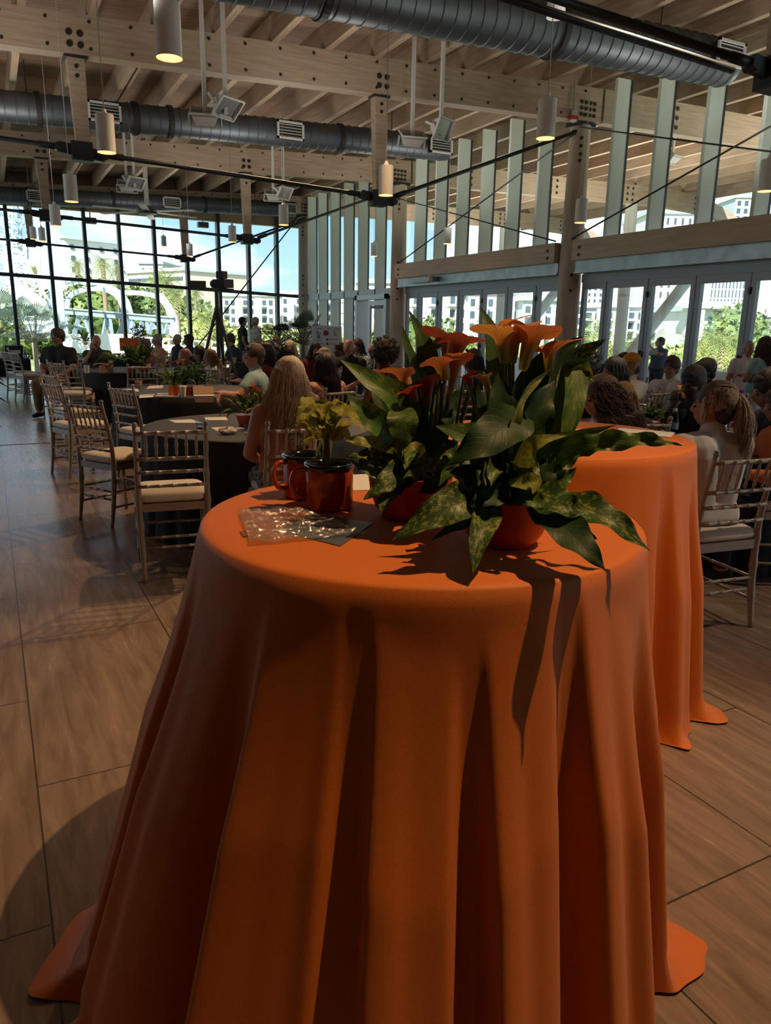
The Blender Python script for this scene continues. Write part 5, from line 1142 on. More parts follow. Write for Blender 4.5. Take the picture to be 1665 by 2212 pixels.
def leaf(root, path, w, m_, face=None, roll=0, wav=.10, wn=3.5, cup=.25, shape=(.42, 1.5), seg=22, nx=8, seed=0, name='leaf', tipw=.0):
    """one leaf blade along a path of points; w = full width in metres; face = way the upper side looks"""
    S = spline(path, seg); rn = random.Random(seed + int(abs(S[0].x) * 1000) + len(path)); ph = rn.random() * 6.28
    vs, uvs = [], []; pk, ex = shape
    cam_dir = Vector((-.3, -.75, .55)) if face is None else Vector(face)
    for i, p in enumerate(S):
        t = i / seg; d = (S[min(i + 1, seg)] - S[max(i - 1, 0)]).normalized()
        n = cam_dir - d * cam_dir.dot(d); n = n.normalized() if n.length > .05 else d.orthogonal().normalized()
        s_ = d.cross(n).normalized(); n = Matrix.Rotation(R(roll), 3, d) @ n; s_ = Matrix.Rotation(R(roll), 3, d) @ s_
        if t < pk: k = math.sin(t / pk * math.pi / 2) ** .62
        else: k = max(0, 1 - ((t - pk) / (1 - pk)) ** ex)
        k = max(k, .03 if t < 1 else .004)
        for j in range(nx + 1):
            a = j / nx * 2 - 1
            edge = abs(a) ** 2.2
            off = n * (w * (wav * edge * math.sin(t * wn * 6.28 + ph + (1.9 if a > 0 else 0)) * min(1, 3 * t) + cup * abs(a) ** 1.5 * .5 * k))
            vs.append(p + s_ * (a * w / 2 * k * (1 - .1 * abs(cup))) + off * (k ** .5)); uvs.append((j / nx, t))
    fs = []; N = nx + 1
    for i in range(seg):
        for j in range(nx): fs.append((i * N + j, i * N + j + 1, (i + 1) * N + j + 1, (i + 1) * N + j))
    me = bpy.data.meshes.new(name); rl_ = root.matrix_world.inverted() if False else None
    o0 = Vector(root.location); me.from_pydata([tuple(v - o0) for v in vs], [], fs); me.update()
    ul = me.uv_layers.new(name='UVMap')
    for li, l in enumerate(me.loops): ul.data[li].uv = uvs[l.vertex_index]
    me.materials.append(m_); me.polygons.foreach_set('use_smooth', [True] * len(me.polygons))
    o = bpy.data.objects.new(name, me); C.objects.link(o); o.parent = root; return o
def flmat(name, lo, mid, hi, rough=.5):
    M_ = bpy.data.materials.new(name); M_.use_nodes = True; t = M_.node_tree; b = t.nodes['Principled BSDF']; o = t.nodes['Material Output']
    uv = t.nodes.new('ShaderNodeUVMap'); sx = t.nodes.new('ShaderNodeSeparateXYZ'); t.links.new(uv.outputs[0], sx.inputs[0])
    r = t.nodes.new('ShaderNodeValToRGB'); t.links.new(sx.outputs[1], r.inputs[0]); r.color_ramp.elements[0].color = (*lo, 1); r.color_ramp.elements[0].position = .38; r.color_ramp.elements[1].color = (*hi, 1); r.color_ramp.elements[1].position = .95
    e_ = r.color_ramp.elements.new(.68); e_.color = (*mid, 1)
    mp_ = t.nodes.new('ShaderNodeMapping'); mp_.inputs['Scale'].default_value = (26, 1.6, 1); t.links.new(uv.outputs[0], mp_.inputs[0]); nz_ = t.nodes.new('ShaderNodeTexNoise'); nz_.inputs['Scale'].default_value = 2.2; nz_.inputs['Detail'].default_value = 3; t.links.new(mp_.outputs[0], nz_.inputs['Vector'])
    mr_ = t.nodes.new('ShaderNodeMapRange'); mr_.inputs[1].default_value = .3; mr_.inputs[2].default_value = .7; mr_.inputs[3].default_value = .62; mr_.inputs[4].default_value = 1.12; t.links.new(nz_.outputs[0], mr_.inputs[0])
    vm_ = t.nodes.new('ShaderNodeVectorMath'); vm_.operation = 'SCALE'; t.links.new(r.outputs[0], vm_.inputs[0]); t.links.new(mr_.outputs[0], vm_.inputs['Scale']); r = vm_
    t.links.new(r.outputs[0], b.inputs['Base Color']); b.inputs['Roughness'].default_value = rough; b.inputs['Sheen Weight'].default_value = .2
    tr_ = t.nodes.new('ShaderNodeBsdfTranslucent'); t.links.new(r.outputs[0], tr_.inputs[0]); ms = t.nodes.new('ShaderNodeMixShader'); ms.inputs[0].default_value = .3
    t.links.new(b.outputs[0], ms.inputs[1]); t.links.new(tr_.outputs[0], ms.inputs[2]); t.links.new(ms.outputs[0], o.inputs[0]); MATS[name] = M_; return M_
FYO = flmat('calla_yellow_orange', (.46, .44, .05), (.80, .42, .07), (.86, .42, .13)); FOR_ = flmat('calla_orange', (.46, .40, .05), (.66, .26, .06), (.62, .21, .08)); FDK = flmat('calla_deep_orange', (.24, .14, .03), (.40, .11, .04), (.33, .075, .04)); FRD = flmat('calla_red', (.30, .13, .03), (.55, .07, .03), (.50, .035, .03)); FMG = flmat('calla_magenta', (.20, .10, .04), (.28, .03, .05), (.25, .02, .06))
def calla(root, base, mouth, r, m_, tip=(0, -1, 0), tipl=1.3, flare=1.0, openr=1.0, spadix=True):
    """trumpet-shaped spathe from base to mouth, lip drawn out to a curled point towards tip"""
    base = Vector(base) - Vector(root.location); mouth = Vector(mouth) - Vector(root.location); ax = mouth - base; L = ax.length; z = ax.normalized()
    tp = Vector(tip); x_ = (tp - z * tp.dot(z)).normalized(); y_ = z.cross(x_)
    vs, uvs, fs = [], [], []; NA, NT = 18, 30
    for i in range(NA + 1):
        a = i / NA; rr = r * (.34 + .42 * a ** .7 + .62 * flare * (max(0, a - .66) / .34) ** 2.0)
        for j in range(NT + 1):
            th = -math.pi + 2 * math.pi * j / NT; c = (.5 + .5 * math.cos(th)); lip = max(0, a - .62) / .38
            back = (.5 - .5 * math.cos(th)) ** 2
            h = L * a + L * .28 * c * lip - L * .10 * back * lip
            ro = rr * (1 + openr * .55 * c * lip ** 1.5) + r * tipl * (c ** 7) * lip ** 1.6
            h += -L * .20 * (c ** 6) * lip ** 3 + r * .26 * lip * math.sin(3 * th + 1) - r * .55 * lip ** 2.5 * (1 - c ** 3) + r * .05 * lip * math.sin(11 * th)
            wrap = 1 + .10 * (th / math.pi)                        # one edge laps over the other
            p = base + z * h + (x_ * math.cos(th) + y_ * math.sin(th)) * ro * wrap; vs.append(p); uvs.append((j / NT, a))
    N = NT + 1
    for i in range(NA):
        for j in range(NT): fs.append((i * N + j, i * N + j + 1, (i + 1) * N + j + 1, (i + 1) * N + j))
    me = bpy.data.meshes.new('flower'); me.from_pydata([tuple(v) for v in vs], [], fs); me.update(); ul = me.uv_layers.new(name='UVMap')
    for li, l in enumerate(me.loops): ul.data[li].uv = uvs[l.vertex_index]
    me.materials.append(m_); me.polygons.foreach_set('use_smooth', [True] * len(me.polygons)); o = bpy.data.objects.new('flower', me); C.objects.link(o); o.parent = root
    if spadix: MB().tube([base + z * L * .3, base + z * L * .85], [.006, .004], 8).build('spadix', mat('spadix', (.6, .35, .05), .7), o, smooth=True)
    return o
stemm = mat('lily_stem', (.07, .12, .03), .5, noise_=(9, (1, 1, 4), (.13, .18, .05), .35, .65)); soilm = mat('potting_soil', (.018, .012, .009), .95, bump=(80, .8, (1, 1, 1)))
enam = mat('orange_red_enamel', (.46, .055, .012), .16, coat=.5, noise_=(30, (1, 1, 1), (.42, .05, .011), .3, .7)); bowlm = mat('terracotta_plastic', (.42, .05, .014), .38); rimm = mat('black_enamel', (.006, .006, .007), .12, coat=.6)
def stem(root, pts, r=.0035):
    o0 = Vector(root.location); return MB().tube([p - o0 for p in spline(pts, 12)], [r * (1 - .25 * i / 12) for i in range(13)], 7).build('stem', stemm, root, smooth=True)
def bowl(root, r=.098, h=.098):
    MB().lathe([(r * .64, 0), (r * .66, .002), (r * .82, h * .25), (r * .95, h * .6), (r * 1.0, h), (r * 1.02, h + .004), (r * .98, h + .004), (r * .93, h * .6), (r * .8, h * .28), (0, h * .22)], n=48, cap=(True, False)).build('bowl', bowlm, root, smooth=True)
    MB().lathe([(r * .95, h * .86), (r * .5, h * .9), (.001, h * .92)], n=32, cap=(False, False)).build('soil', soilm, root, smooth=True)
# ---------------- right bowl
RP = thing('potted_calla_lilies', (.905, 1.205, TH + .001), 0, 'front right red bowl of orange calla lilies on the near table', 'plant')
bowl(RP)
LP = thing('potted_calla_lilies', (.835, 1.475, TH + .001), 0, 'red bowl of calla lilies behind the front one, with upright spotted leaves', 'plant')
bowl(LP)
def A3(*pts): return [at(*p) for p in pts]
px = lambda w, d: w * d / F
RL = [ # (path, width px, depth for width, material, roll, wav, cup)
 ([(1090,1080,1.52),(1085,960,1.54),(1078,820,1.56),(1062,720,1.57),(1036,662,1.58)], 66, 1.56, LSP, 0, .05, .3),
 ([(1100,1080,1.50),(1118,960,1.50),(1135,860,1.50),(1168,790,1.50),(1204,738,1.50)], 84, 1.5, LDK, 5, .10, .25),
 ([(1095,1070,1.48),(1100,960,1.44),(1085,880,1.43),(1075,800,1.44)], 96, 1.45, LDK, -10, .06, .2),
 ([(1105,1075,1.47),(1135,960,1.44),(1165,880,1.44),(1200,820,1.46)], 92, 1.45, LDK, 10, .10, .3),
 ([(1100,1075,1.46),(1098,980,1.42),(1112,890,1.40),(1150,830,1.42),(1196,792,1.45)], 34, 1.42, LLT, 50, .12, .5),
 ([(1120,1070,1.55),(1200,930,1.56),(1222,830,1.57),(1245,775,1.57),(1275,752,1.56),(1310,732,1.55)], 56, 1.56, LVG, 20, .12, .3),
 ([(1180,980,1.52),(1218,870,1.50),(1243,790,1.5),(1240,860,1.47),(1226,930,1.45),(1214,985,1.45)], 62, 1.48, LGR, 0, .14, .3),
 ([(1120,1060,1.58),(1180,880,1.6),(1200,790,1.6),(1228,748,1.6),(1259,727,1.6)], 46, 1.6, LDK, 20, .08, .35),
 ([(1215,860,1.52),(1240,812,1.5),(1266,803,1.49),(1284,826,1.49)], 34, 1.5, LLT, 30, .15, .3),
 ([(1075,1040,1.46),(1050,960,1.42),(1000,938,1.39),(941,920,1.38)], 70, 1.4, LGR, -8, .04, .2),
 ([(1150,905,1.44),(1105,915,1.40),(1040,955,1.36),(965,1005,1.36)], 104, 1.4, LDK, 0, .10, .2),
 ([(1120,1050,1.40),(1135,1000,1.36),(1160,958,1.33),(1226,940,1.33)], 52, 1.35, LLT, -15, .05, .55),
 ([(1098,1042,1.36),(1135,1042,1.33),(1155,1042,1.32),(1150,1068,1.31)], 44, 1.33, LLT, 0, .05, .3),
 ([(1130,1060,1.45),(1180,965,1.42),(1250,940,1.42),(1331,918,1.44)], 40, 1.42, LGR, 40, .06, .5),
 ([(1150,1060,1.46),(1230,975,1.40),(1310,955,1.36),(1400,950,1.34),(1474,963,1.34)], 50, 1.36, LGR, 10, .34, .2),
 ([(1130,1060,1.46),(1190,1010,1.44),(1230,985,1.43),(1250,960,1.43)], 56, 1.43, LVG, 0, .15, .3),
 ([(1130,1070,1.44),(1180,1050,1.40),(1215,1035,1.39),(1245,1010,1.39)], 56, 1.4, LGR, 0, .14, .3),
 ([(1110,1060,1.42),(1165,1068,1.36),(1220,1092,1.32),(1268,1112,1.31)], 88, 1.34, LVG, 0, .12, .2),
 ([(1170,1075,1.40),(1250,1092,1.34),(1330,1130,1.30),(1406,1192,1.295)], 78, 1.32, LVG, -6, .12, .25),
 ([(1140,1085,1.42),(1200,1125,1.33),(1255,1175,1.27),(1307,1230,1.245)], 92, 1.28, LDK, 4, .10, .2),
 ([(1170,1080,1.42),(1220,1120,1.36),(1260,1150,1.32),(1290,1165,1.31)], 46, 1.34, LGR, 0, .1, .3),
 ([(1075,1085,1.42),(1052,1115,1.35),(1034,1165,1.30),(1022,1241,1.275)], 66, 1.32, LVG, 0, .06, .35),
 ([(1080,1065,1.42),(1010,1080,1.36),(940,1110,1.33),(845,1169,1.32)], 92, 1.36, LVG, 0, .09, .2),
 ([(1060,1080,1.42),(1010,1125,1.36),(975,1140,1.34),(930,1168,1.33)], 30, 1.36, LDK, 0, .05, .3),
 ([(1060,1075,1.42),(1020,1065,1.40),(985,1075,1.37),(960,1095,1.36)], 66, 1.4, LGR, 0, .1, .3),
 ([(1080,1080,1.46),(1060,1030,1.42),(1040,1000,1.40),(1010,985,1.40)], 60, 1.42, LGR, 0, .1, .3),
 ([(1085,1080,1.46),(1040,1050,1.42),(1000,1020,1.42),(960,1015,1.42)], 54, 1.42, LDK, 0, .15, .3),
 ([(1110,1085,1.44),(1120,1030,1.38),(1105,1000,1.37),(1080,985,1.37)], 58, 1.4, LDK, 0, .1, .3),
 ([(1110,1085,1.44),(1165,1050,1.38),(1185,1015,1.38),(1200,985,1.38)], 50, 1.4, LDK, 0, .1, .3),
 ([(1100,1085,1.40),(1130,1075,1.36),(1160,1085,1.34),(1185,1100,1.33)], 50, 1.36, LGR, 0, .1, .3),
 ([(1095,1080,1.40),(1070,1070,1.36),(1040,1080,1.34),(1015,1095,1.34)], 56, 1.36, LDK, 0, .1, .3),
 ([(1090,1085,1.55),(1050,1000,1.58),(1040,900,1.6),(1020,810,1.6)], 70, 1.58, LDK, 0, .08, .3),
 ([(1100,1085,1.55),(1150,1010,1.60),(1190,950,1.62),(1215,900,1.62)], 60, 1.6, LDK, 0, .08, .3)]
rx = random.Random(23)
for i in range(16):
    a = rx.uniform(0, 6.28); u0, v0 = 1090 + 14 * math.cos(a), 1078; L = rx.uniform(70, 125); dx = math.cos(a) * L; dd = -math.sin(a) * .11
    RL.append(([(u0, v0, 1.50), (u0 + dx * .45, v0 - 62, 1.48 + dd * .5), (u0 + dx * .85, v0 - 66, 1.46 + dd), (u0 + dx * 1.15, v0 - 28, 1.45 + dd * 1.2)], rx.uniform(40, 66), 1.46, rx.choice([LVG, LGR, LDK, LVG]), rx.uniform(-15, 15), .16, .3))
for i, (p, w, d, m_, roll, wv, cu) in enumerate(RL): leaf(RP, A3(*p), px(w, d), m_, roll=roll, wav=wv, cup=cu, wn=4.5 if wv > .2 else 3, seed=i)
LL = [
 ([(900,1030,1.70),(880,940,1.66),(862,870,1.62),(800,822,1.60),(733,776,1.60)], 80, 1.62, LGR, 0, .05, .35),
 ([(905,1000,1.68),(870,880,1.64),(880,845,1.62),(908,826,1.62)], 36, 1.64, LGR, 30, .05, .4),
 ([(900,1030,1.68),(850,950,1.62),(800,900,1.58),(744,848,1.57)], 74, 1.6, LGR, -10, .10, .45),
 ([(870,1020,1.64),(866,960,1.60),(862,910,1.57),(848,846,1.56)], 0, 1.6, LGR, 0, .05, .2),
 ([(858,880,1.58),(868,900,1.55),(868,940,1.55),(858,985,1.56)], 70, 1.56, LGR, 0, .05, .15),
 ([(915,1020,1.72),(918,900,1.72),(925,800,1.72),(912,730,1.72),(882,669,1.72)], 58, 1.72, LSP, 0, .05, .3),
 ([(905,1020,1.74),(900,880,1.75),(890,790,1.75),(866,700,1.75)], 50, 1.75, LSP, 10, .06, .3),
 ([(890,1030,1.66),(840,985,1.60),(790,955,1.57),(742,952,1.56)], 42, 1.6, LLT, 0, .2, .2),
 ([(890,1035,1.66),(845,1010,1.60),(800,985,1.57),(745,985,1.56)], 46, 1.6, LVG, 0, .18, .3),
 ([(890,1040,1.66),(850,1030,1.60),(800,1020,1.57),(750,990,1.57)], 30, 1.6, LGR, 0, .12, .4),
 ([(900,1040,1.64),(880,1010,1.58),(830,1045,1.54),(784,1080,1.53)], 60, 1.58, LVG, 0, .14, .2),
 ([(870,1045,1.64),(905,1010,1.56),(940,1010,1.52),(972,1030,1.50)], 56, 1.56, LVG, 0, .12, .2),
 ([(880,1045,1.64),(850,1050,1.58),(832,1080,1.54),(822,1112,1.53)], 44, 1.58, LVG, 0, .12, .3),
 ([(890,1040,1.66),(870,1030,1.58),(860,1050,1.55),(865,1072,1.54)], 60, 1.58, LDK, 0, .1, .2),
 ([(920,1040,1.66),(940,1030,1.58),(930,1050,1.54),(905,1065,1.53)], 56, 1.58, LDK, 0, .1, .2),
 ([(930,1040,1.68),(960,1010,1.62),(985,1020,1.58),(1000,1040,1.57)], 50, 1.6, LGR, 0, .12, .2),
 ([(920,1030,1.74),(950,920,1.78),(975,870,1.8),(1005,835,1.8)], 56, 1.78, LDK, 0, .08, .3),
 ([(900,1030,1.76),(850,930,1.8),(820,860,1.82),(800,800,1.82)], 50, 1.8, LDK, 0, .08, .3),
 ([(900,1030,1.70),(898,960,1.66),(905,900,1.64),(918,850,1.64)], 54, 1.66, LDK, 0, .08, .3),
 ([(880,1030,1.68),(828,960,1.66),(812,920,1.66),(806,890,1.66)], 44, 1.66, LGR, 0, .1, .3),
 ([(900,1030,1.66),(905,990,1.60),(895,965,1.58),(872,985,1.57)], 34, 1.6, LLT, 0, .1, .3),
 ([(905,1020,1.74),(890,820,1.74),(905,770,1.72),(950,745,1.7),(962,752,1.7)], 20, 1.72, LGR, 40, .1, .3),
 ([(915,1030,1.70),(940,960,1.66),(960,920,1.64),(978,880,1.66)], 46, 1.66, LDK, 0, .1, .3)]
for i in range(12):
    a = rx.uniform(1.2, 6.28); u0, v0 = 895 + 12 * math.cos(a), 1040; L = rx.uniform(60, 105); dx = math.cos(a) * L; dd = -math.sin(a) * .10
    LL.append(([(u0, v0, 1.70), (u0 + dx * .45, v0 - 55, 1.68 + dd * .5), (u0 + dx * .85, v0 - 60, 1.66 + dd), (u0 + dx * 1.15, v0 - 22, 1.65 + dd * 1.2)], rx.uniform(36, 58), 1.66, rx.choice([LVG, LGR, LDK, LVG]), rx.uniform(-15, 15), .16, .3))
for i, (p, w, d, m_, roll, wv, cu) in enumerate(LL):
    if w: leaf(LP, A3(*p), px(w, d), m_, roll=roll, wav=wv, cup=cu, seed=40 + i)
rn = random.Random(11)
for i in range(15):
    u0 = rn.uniform(905, 965); u1 = u0 + rn.uniform(-25, 50); stem(LP, A3((u0, 1045, 1.70 + rn.uniform(-.04, .04)), ((u0 + u1) / 2, 940, 1.7), (u1, rn.uniform(800, 870), 1.69)), .0045)
for (b_, t_) in (((1088, 1085), (1092, 775)), ((1095, 1085), (1108, 780)), ((1105, 1085), (1132, 800)), ((1112, 1085), (1186, 800)), ((1080, 1085), (1050, 830)), ((1075, 1085), (1012, 830)), ((1098, 1085), (1120, 850))):
    stem(RP, A3((*b_, 1.50), ((b_[0] + t_[0]) / 2 + 4, (b_[1] + t_[1]) / 2, 1.50), (*t_, 1.50)), .0045)
def fl(root, b_, m__, r_px, d, m_, tip, **k): return calla(root, at(*b_, d), at(*m__, d - .01), px(r_px, d), m_, tip, **k)
rt = Vector(MR[0]); lf = -rt; upv = Vector((0, 0, 1)); tocam = -Vector(MR[2])
fl(RP, (1088, 785), (1083, 712), 24, 1.47, FYO, lf + tocam * .5, tipl=.9, flare=1.1)
fl(RP, (1106, 785), (1108, 708), 24, 1.49, FYO, rt + tocam * .6, tipl=.5, flare=1.0)
fl(RP, (1094, 735), (1094, 690), 14, 1.52, FYO, rt * 1 + tocam * .3 + upv * .3, tipl=1.5, flare=1.2)
fl(RP, (1128, 800), (1148, 715), 26, 1.47, FOR_, rt * .6 + tocam, tipl=.6, flare=1.1)
fl(RP, (1184, 812), (1188, 740), 19, 1.49, FOR_, rt + upv * .4, tipl=2.0, flare=.9)
fl(RP, (1150, 760), (1158, 706), 22, 1.53, FOR_, lf + upv * .3, tipl=.9, flare=1.0)
fl(LP, (972, 795), (990, 722), 32, 1.66, FDK, rt + upv * .05, tipl=1.3, flare=1.1)
fl(LP, (968, 800), (972, 724), 28, 1.70, FDK, lf + tocam * .4, tipl=.5, flare=.7)
fl(LP, (962, 822), (950, 776), 24, 1.62, FOR_, lf * .6 + tocam, tipl=.5, flare=.9)
fl(LP, (972, 850), (985, 772), 18, 1.64, FOR_, rt * .5 + tocam, tipl=.4, flare=.9)
fl(LP, (888, 860), (866, 795), 19, 1.66, FOR_, lf + tocam * .3, tipl=.5, flare=.8)
fl(LP, (898, 868), (884, 836), 18, 1.60, FRD, tocam + lf * .3, tipl=.4, flare=.9)
fl(LP, (922, 880), (922, 818), 20, 1.62, FMG, tocam + rt * .4, tipl=.3, flare=.3)
fl(RP, (1018, 840), (1008, 806), 15, 1.52, FRD, tocam, tipl=.4, flare=.5)
fl(RP, (1058, 846), (1042, 806), 14, 1.46, FYO, lf + tocam * .4, tipl=.4, flare=.8)
# ---------------- enamel mugs with chartreuse seedlings
def mug(root, handle_dir, r=.057, h=.108):
    MB().lathe([(r * .93, 0), (r, .006), (r, h - .012)], n=40, cap=(True, False)).build('cup', enam, root, smooth=True)
    MB().lathe([(r, h - .013), (r + .004, h - .006), (r + .004, h + .002), (r - .001, h + .003), (r - .004, h - .01), (r - .005, h - .05)], n=40, cap=(False, False)).build('rim', rimm, root, smooth=True)
    MB().lathe([(r - .005, h - .035), (.001, h - .033)], n=30, cap=(False, False)).build('soil', soilm, root)
    a = Vector(handle_dir).normalized(); P = [a * (r - .003) + Vector((0, 0, h * .86)), a * (r + .022) + Vector((0, 0, h * .86)), a * (r + .034) + Vector((0, 0, h * .60)), a * (r + .022) + Vector((0, 0, h * .30)), a * (r - .003) + Vector((0, 0, h * .24))]
    MB().tube(spline(P, 16), .0065, 8).build('handle', enam, root, smooth=True)
M1 = thing('enamel_mug_plant', (.697, 1.628, TH + .001), 0, 'front orange-red enamel mug with black rim holding a chartreuse seedling', 'mug'); mug(M1, (-.93, .30, 0))
M2 = thing('enamel_mug_plant', (.690, 1.765, TH + .001), 0, 'rear orange-red enamel mug peeking out behind the front one, handle to the left', 'mug'); mug(M2, (-.9, -.1, 0))
for root, base, tips in ((M1, (705, 1000), [(655, 880), (672, 895), (700, 875), (730, 885), (755, 900), (770, 915), (640, 915), (690, 905), (720, 905), (745, 935), (668, 945), (700, 925)]), (M2, (690, 985), [(660, 870), (690, 868), (715, 880), (738, 870), (650, 905), (762, 890), (680, 925), (725, 930)])):
    d0 = 1.745 if root is M1 else 1.86
    for k, (du, top) in enumerate(((0, 900), (8, 915), (-8, 905))): stem(root, A3((base[0] + du, base[1] + 5, d0), (base[0] + du * .4, 950, d0), (base[0] + du * 1.2 - 4, top, d0)), .0035)
    for i, (u, v) in enumerate(tips):
        c = (base[0] + (u - base[0]) * .18, min(v + 40, 950), d0); dz = rn.uniform(-.04, .03)
        leaf(root, A3(c, ((u + c[0]) / 2, v + 6, d0 + dz * .6), (u, v, d0 + dz), (u + (u - base[0]) * .28, v + 20, d0 + dz * 1.2)), px(rn.uniform(34, 46), d0), LCH, roll=rn.uniform(-25, 25), wav=.10, cup=.25, seed=80 + i, face=(-.1, -.3, 1), seg=14, nx=6)
# ---------------- bag, card, papers on the near table
bagm = bpy.data.materials.new('plastic_bag'); bagm.use_nodes = True; t = bagm.node_tree; b = t.nodes['Principled BSDF']; o_ = t.nodes['Material Output']
b.inputs['Base Color'].default_value = (.75, .77, .8, 1); b.inputs['Metallic'].default_value = .75; b.inputs['Roughness'].default_value = .13
nn = t.nodes.new('ShaderNodeTexNoise'); nn.inputs['Scale'].default_value = 22; nn.inputs['Detail'].default_value = 5; tcx = t.nodes.new('ShaderNodeTexCoord'); mpx = t.nodes.new('ShaderNodeMapping'); mpx.inputs['Scale'].default_value = (.6, 2.2, 1); t.links.new(tcx.outputs['Object'], mpx.inputs[0]); t.links.new(mpx.outputs[0], nn.inputs['Vector'])
bpx = t.nodes.new('ShaderNodeBump'); bpx.inputs['Strength'].default_value = .9; bpx.inputs['Distance'].default_value = .02; t.links.new(nn.outputs[0], bpx.inputs['Height']); t.links.new(bpx.outputs[0], b.inputs['Normal'])
tb_ = t.nodes.new('ShaderNodeBsdfTransparent'); ms = t.nodes.new('ShaderNodeMixShader'); ms.inputs[0].default_value = .42; t.links.new(tb_.outputs[0], ms.inputs[1]); t.links.new(b.outputs[0], ms.inputs[2]); t.links.new(ms.outputs[0], o_.inputs[0])
def sheet(name, quad_px, z, m_, lb, cat, th=.001, rumple=0, n=1, group=None):
    P = [onz(u, v, z) for u, v in quad_px]; c = sum(P, Vector()) / 4; mb = MB()
    if n == 1: mb.add([p - c for p in P] + [p - c + Vector((0, 0, th)) for p in P], [(3, 2, 1, 0), (4, 5, 6, 7), (0, 1, 5, 4), (1, 2, 6, 5), (2, 3, 7, 6), (3, 0, 4, 7)])
    else:
        for i in range(n + 1):
            for j in range(n + 1):
                p = P[0].lerp(P[1], i / n).lerp(P[3].lerp(P[2], i / n), j / n) - c
                mb.v.append((p.x, p.y, .002 + rumple * abs(noise.noise(Vector((p.x * 22, p.y * 60, 3)))) + rumple * .6 * abs(noise.noise(Vector((p.x * 70, p.y * 90, 8))))))
        for i in range(n):
            for j in range(n): a = i * (n + 1) + j; mb.f.append((a, a + 1, a + n + 2, a + n + 1)); mb.mi.append(0)
    a_, b2 = P[0] - c, P[1] - c
    o = mb.build(name, m_, loc=c, smooth=n > 1); tag(o, lb, cat, group)
    if m_ is not bagm and max(p.x for p in P) < 50:
        me = o.data
        if P[0].cross(P[1]).z > 1e9: me.flip_normals()
    return o
paper = mat('paper', (.78, .78, .76), .6); bluecard = mat('blue_grey_card', (.09, .115, .16), .4)
sheet('card', [(676, 1110), (805, 1130), (735, 1180), (596, 1146)], TH + .001, bluecard, 'blue-grey card lying half under the clear plastic bag', 'card')
sheet('plastic_bag', [(515, 1106), (652, 1103), (792, 1156), (541, 1178)], TH + .003, bagm, 'crumpled clear plastic bag on the left of the near orange table', 'bag', rumple=.014, n=60)
sheet('paper_sheet', [(758, 1026), (800, 1024), (812, 1058), (756, 1060)], TH + .001, paper, 'white paper sheet behind the mugs on the near table', 'paper')
sheet('leaf_scrap', [(518, 1149), (530, 1146), (536, 1158), (526, 1160)], TH + .002, mat('brown_leaf', (.2, .09, .03), .7), 'small brown leaf scrap by the plastic bag', 'leaf scrap')
sheet('brochure', [(1338, 926), (1457, 936), (1448, 946), (1326, 934)], TH2 + .001, paper, 'white brochure on the far part of the second orange table', 'brochure', th=.004)
sheet('brochure', [(1180, 926), (1216, 928), (1210, 936), (1172, 934)], TH2 + .001, paper, 'white brochure behind the leaves on the second orange table', 'brochure', th=.003)
sheet('paper_sheet', [(1225, 926), (1330, 930), (1400, 948), (1240, 942)], TH2 + .0005, mat('pinkish_paper', (.75, .42, .25), .6), 'large pale sheet lying on the second orange table', 'paper')
for (q, z, lb) in (([(365, 908), (412, 906), (442, 914), (378, 914)], .751, 'white paper on the nearest black table, left one'), ([(442, 902), (488, 901), (492, 908), (444, 908)], .751, 'white paper on the nearest black table, farther one'),
        ([(455, 924), (512, 920), (528, 926), (470, 932)], .751, 'crumpled bluish wrapper paper on the nearest black table'),
        ([(262, 841), (298, 840), (300, 846), (256, 846)], .751, 'white paper on the second black table behind the chair back'), ([(302, 853), (335, 851), (330, 858), (300, 860)], .751, 'white paper on the second black table, front left one'), ([(340, 849), (388, 850), (386, 857), (335, 856)], .751, 'cream napkin sheet on the second black table in front of the mug'), ([(322, 834), (352, 832), (352, 838), (316, 840)], .751, 'white paper on the second black table at the back'),
        ([(1590, 950), (1640, 948), (1662, 958), (1600, 960)], .751, 'white paper on the black table at the right edge'), ([(1350, 905), (1375, 903), (1388, 908), (1352, 910)], .751, 'white paper by the fallen greenery on the right-hand black table')):
    sheet('paper_sheet', q, z, paper, lb, 'paper', th=.002)
# crumpled napkin
mb = MB(); mb.ball((0, 0, .02), (.06, .045, .025), 18, 12); mb.v = [tuple(Vector(v) * (1 + .35 * noise.noise(Vector(v) * 45))) for v in mb.v]
p = onz(493, 938, .75); o = mb.build('napkin', mat('cream_napkin', (.7, .6, .45), .8), loc=(p.x, p.y, .752)); tag(o, 'crumpled cream napkin on the nearest black table', 'napkin')
# cups, boxes, bottles
cupm = mat('white_cup', (.80, .79, .76), .5)
def cup(u, v, z, r, h, lb, lid=True, m_=None, drink=None):
    p = onz(u, v, z); root = thing('paper_cup', (p.x, p.y, z + .001), 0, lb, 'cup')
    MB().lathe([(r * .72, 0), (r, h), (r * 1.05, h), (r * 1.05, h + .003), (r * .93, h + .002), (r * .7, .01)], n=24).build('cup', m_ or cupm, root, smooth=False, auto=40)
    if lid: MB().lathe([(r * 1.08, h), (r * 1.08, h + .008), (r * .9, h + .016), (r * .85, h + .012)], n=24).build('lid', cupm, root, auto=40)
    if drink: MB().lathe([(r * .72, .01), (r * .9, h * .5)], n=20).build('drink', drink, root)
    return root
cup(396, 857, .75, .036, .10, 'white paper cup with a lid on the second black table'); cup(188, 806, .75, .042, .11, 'white paper cup in front of the bald man with a fist at his chin', lid=False); cup(300, 838, .75, .042, .08, 'brown paper cup behind the chair on the second black table', lid=False, m_=mat('kraft', (.45, .32, .2), .7))
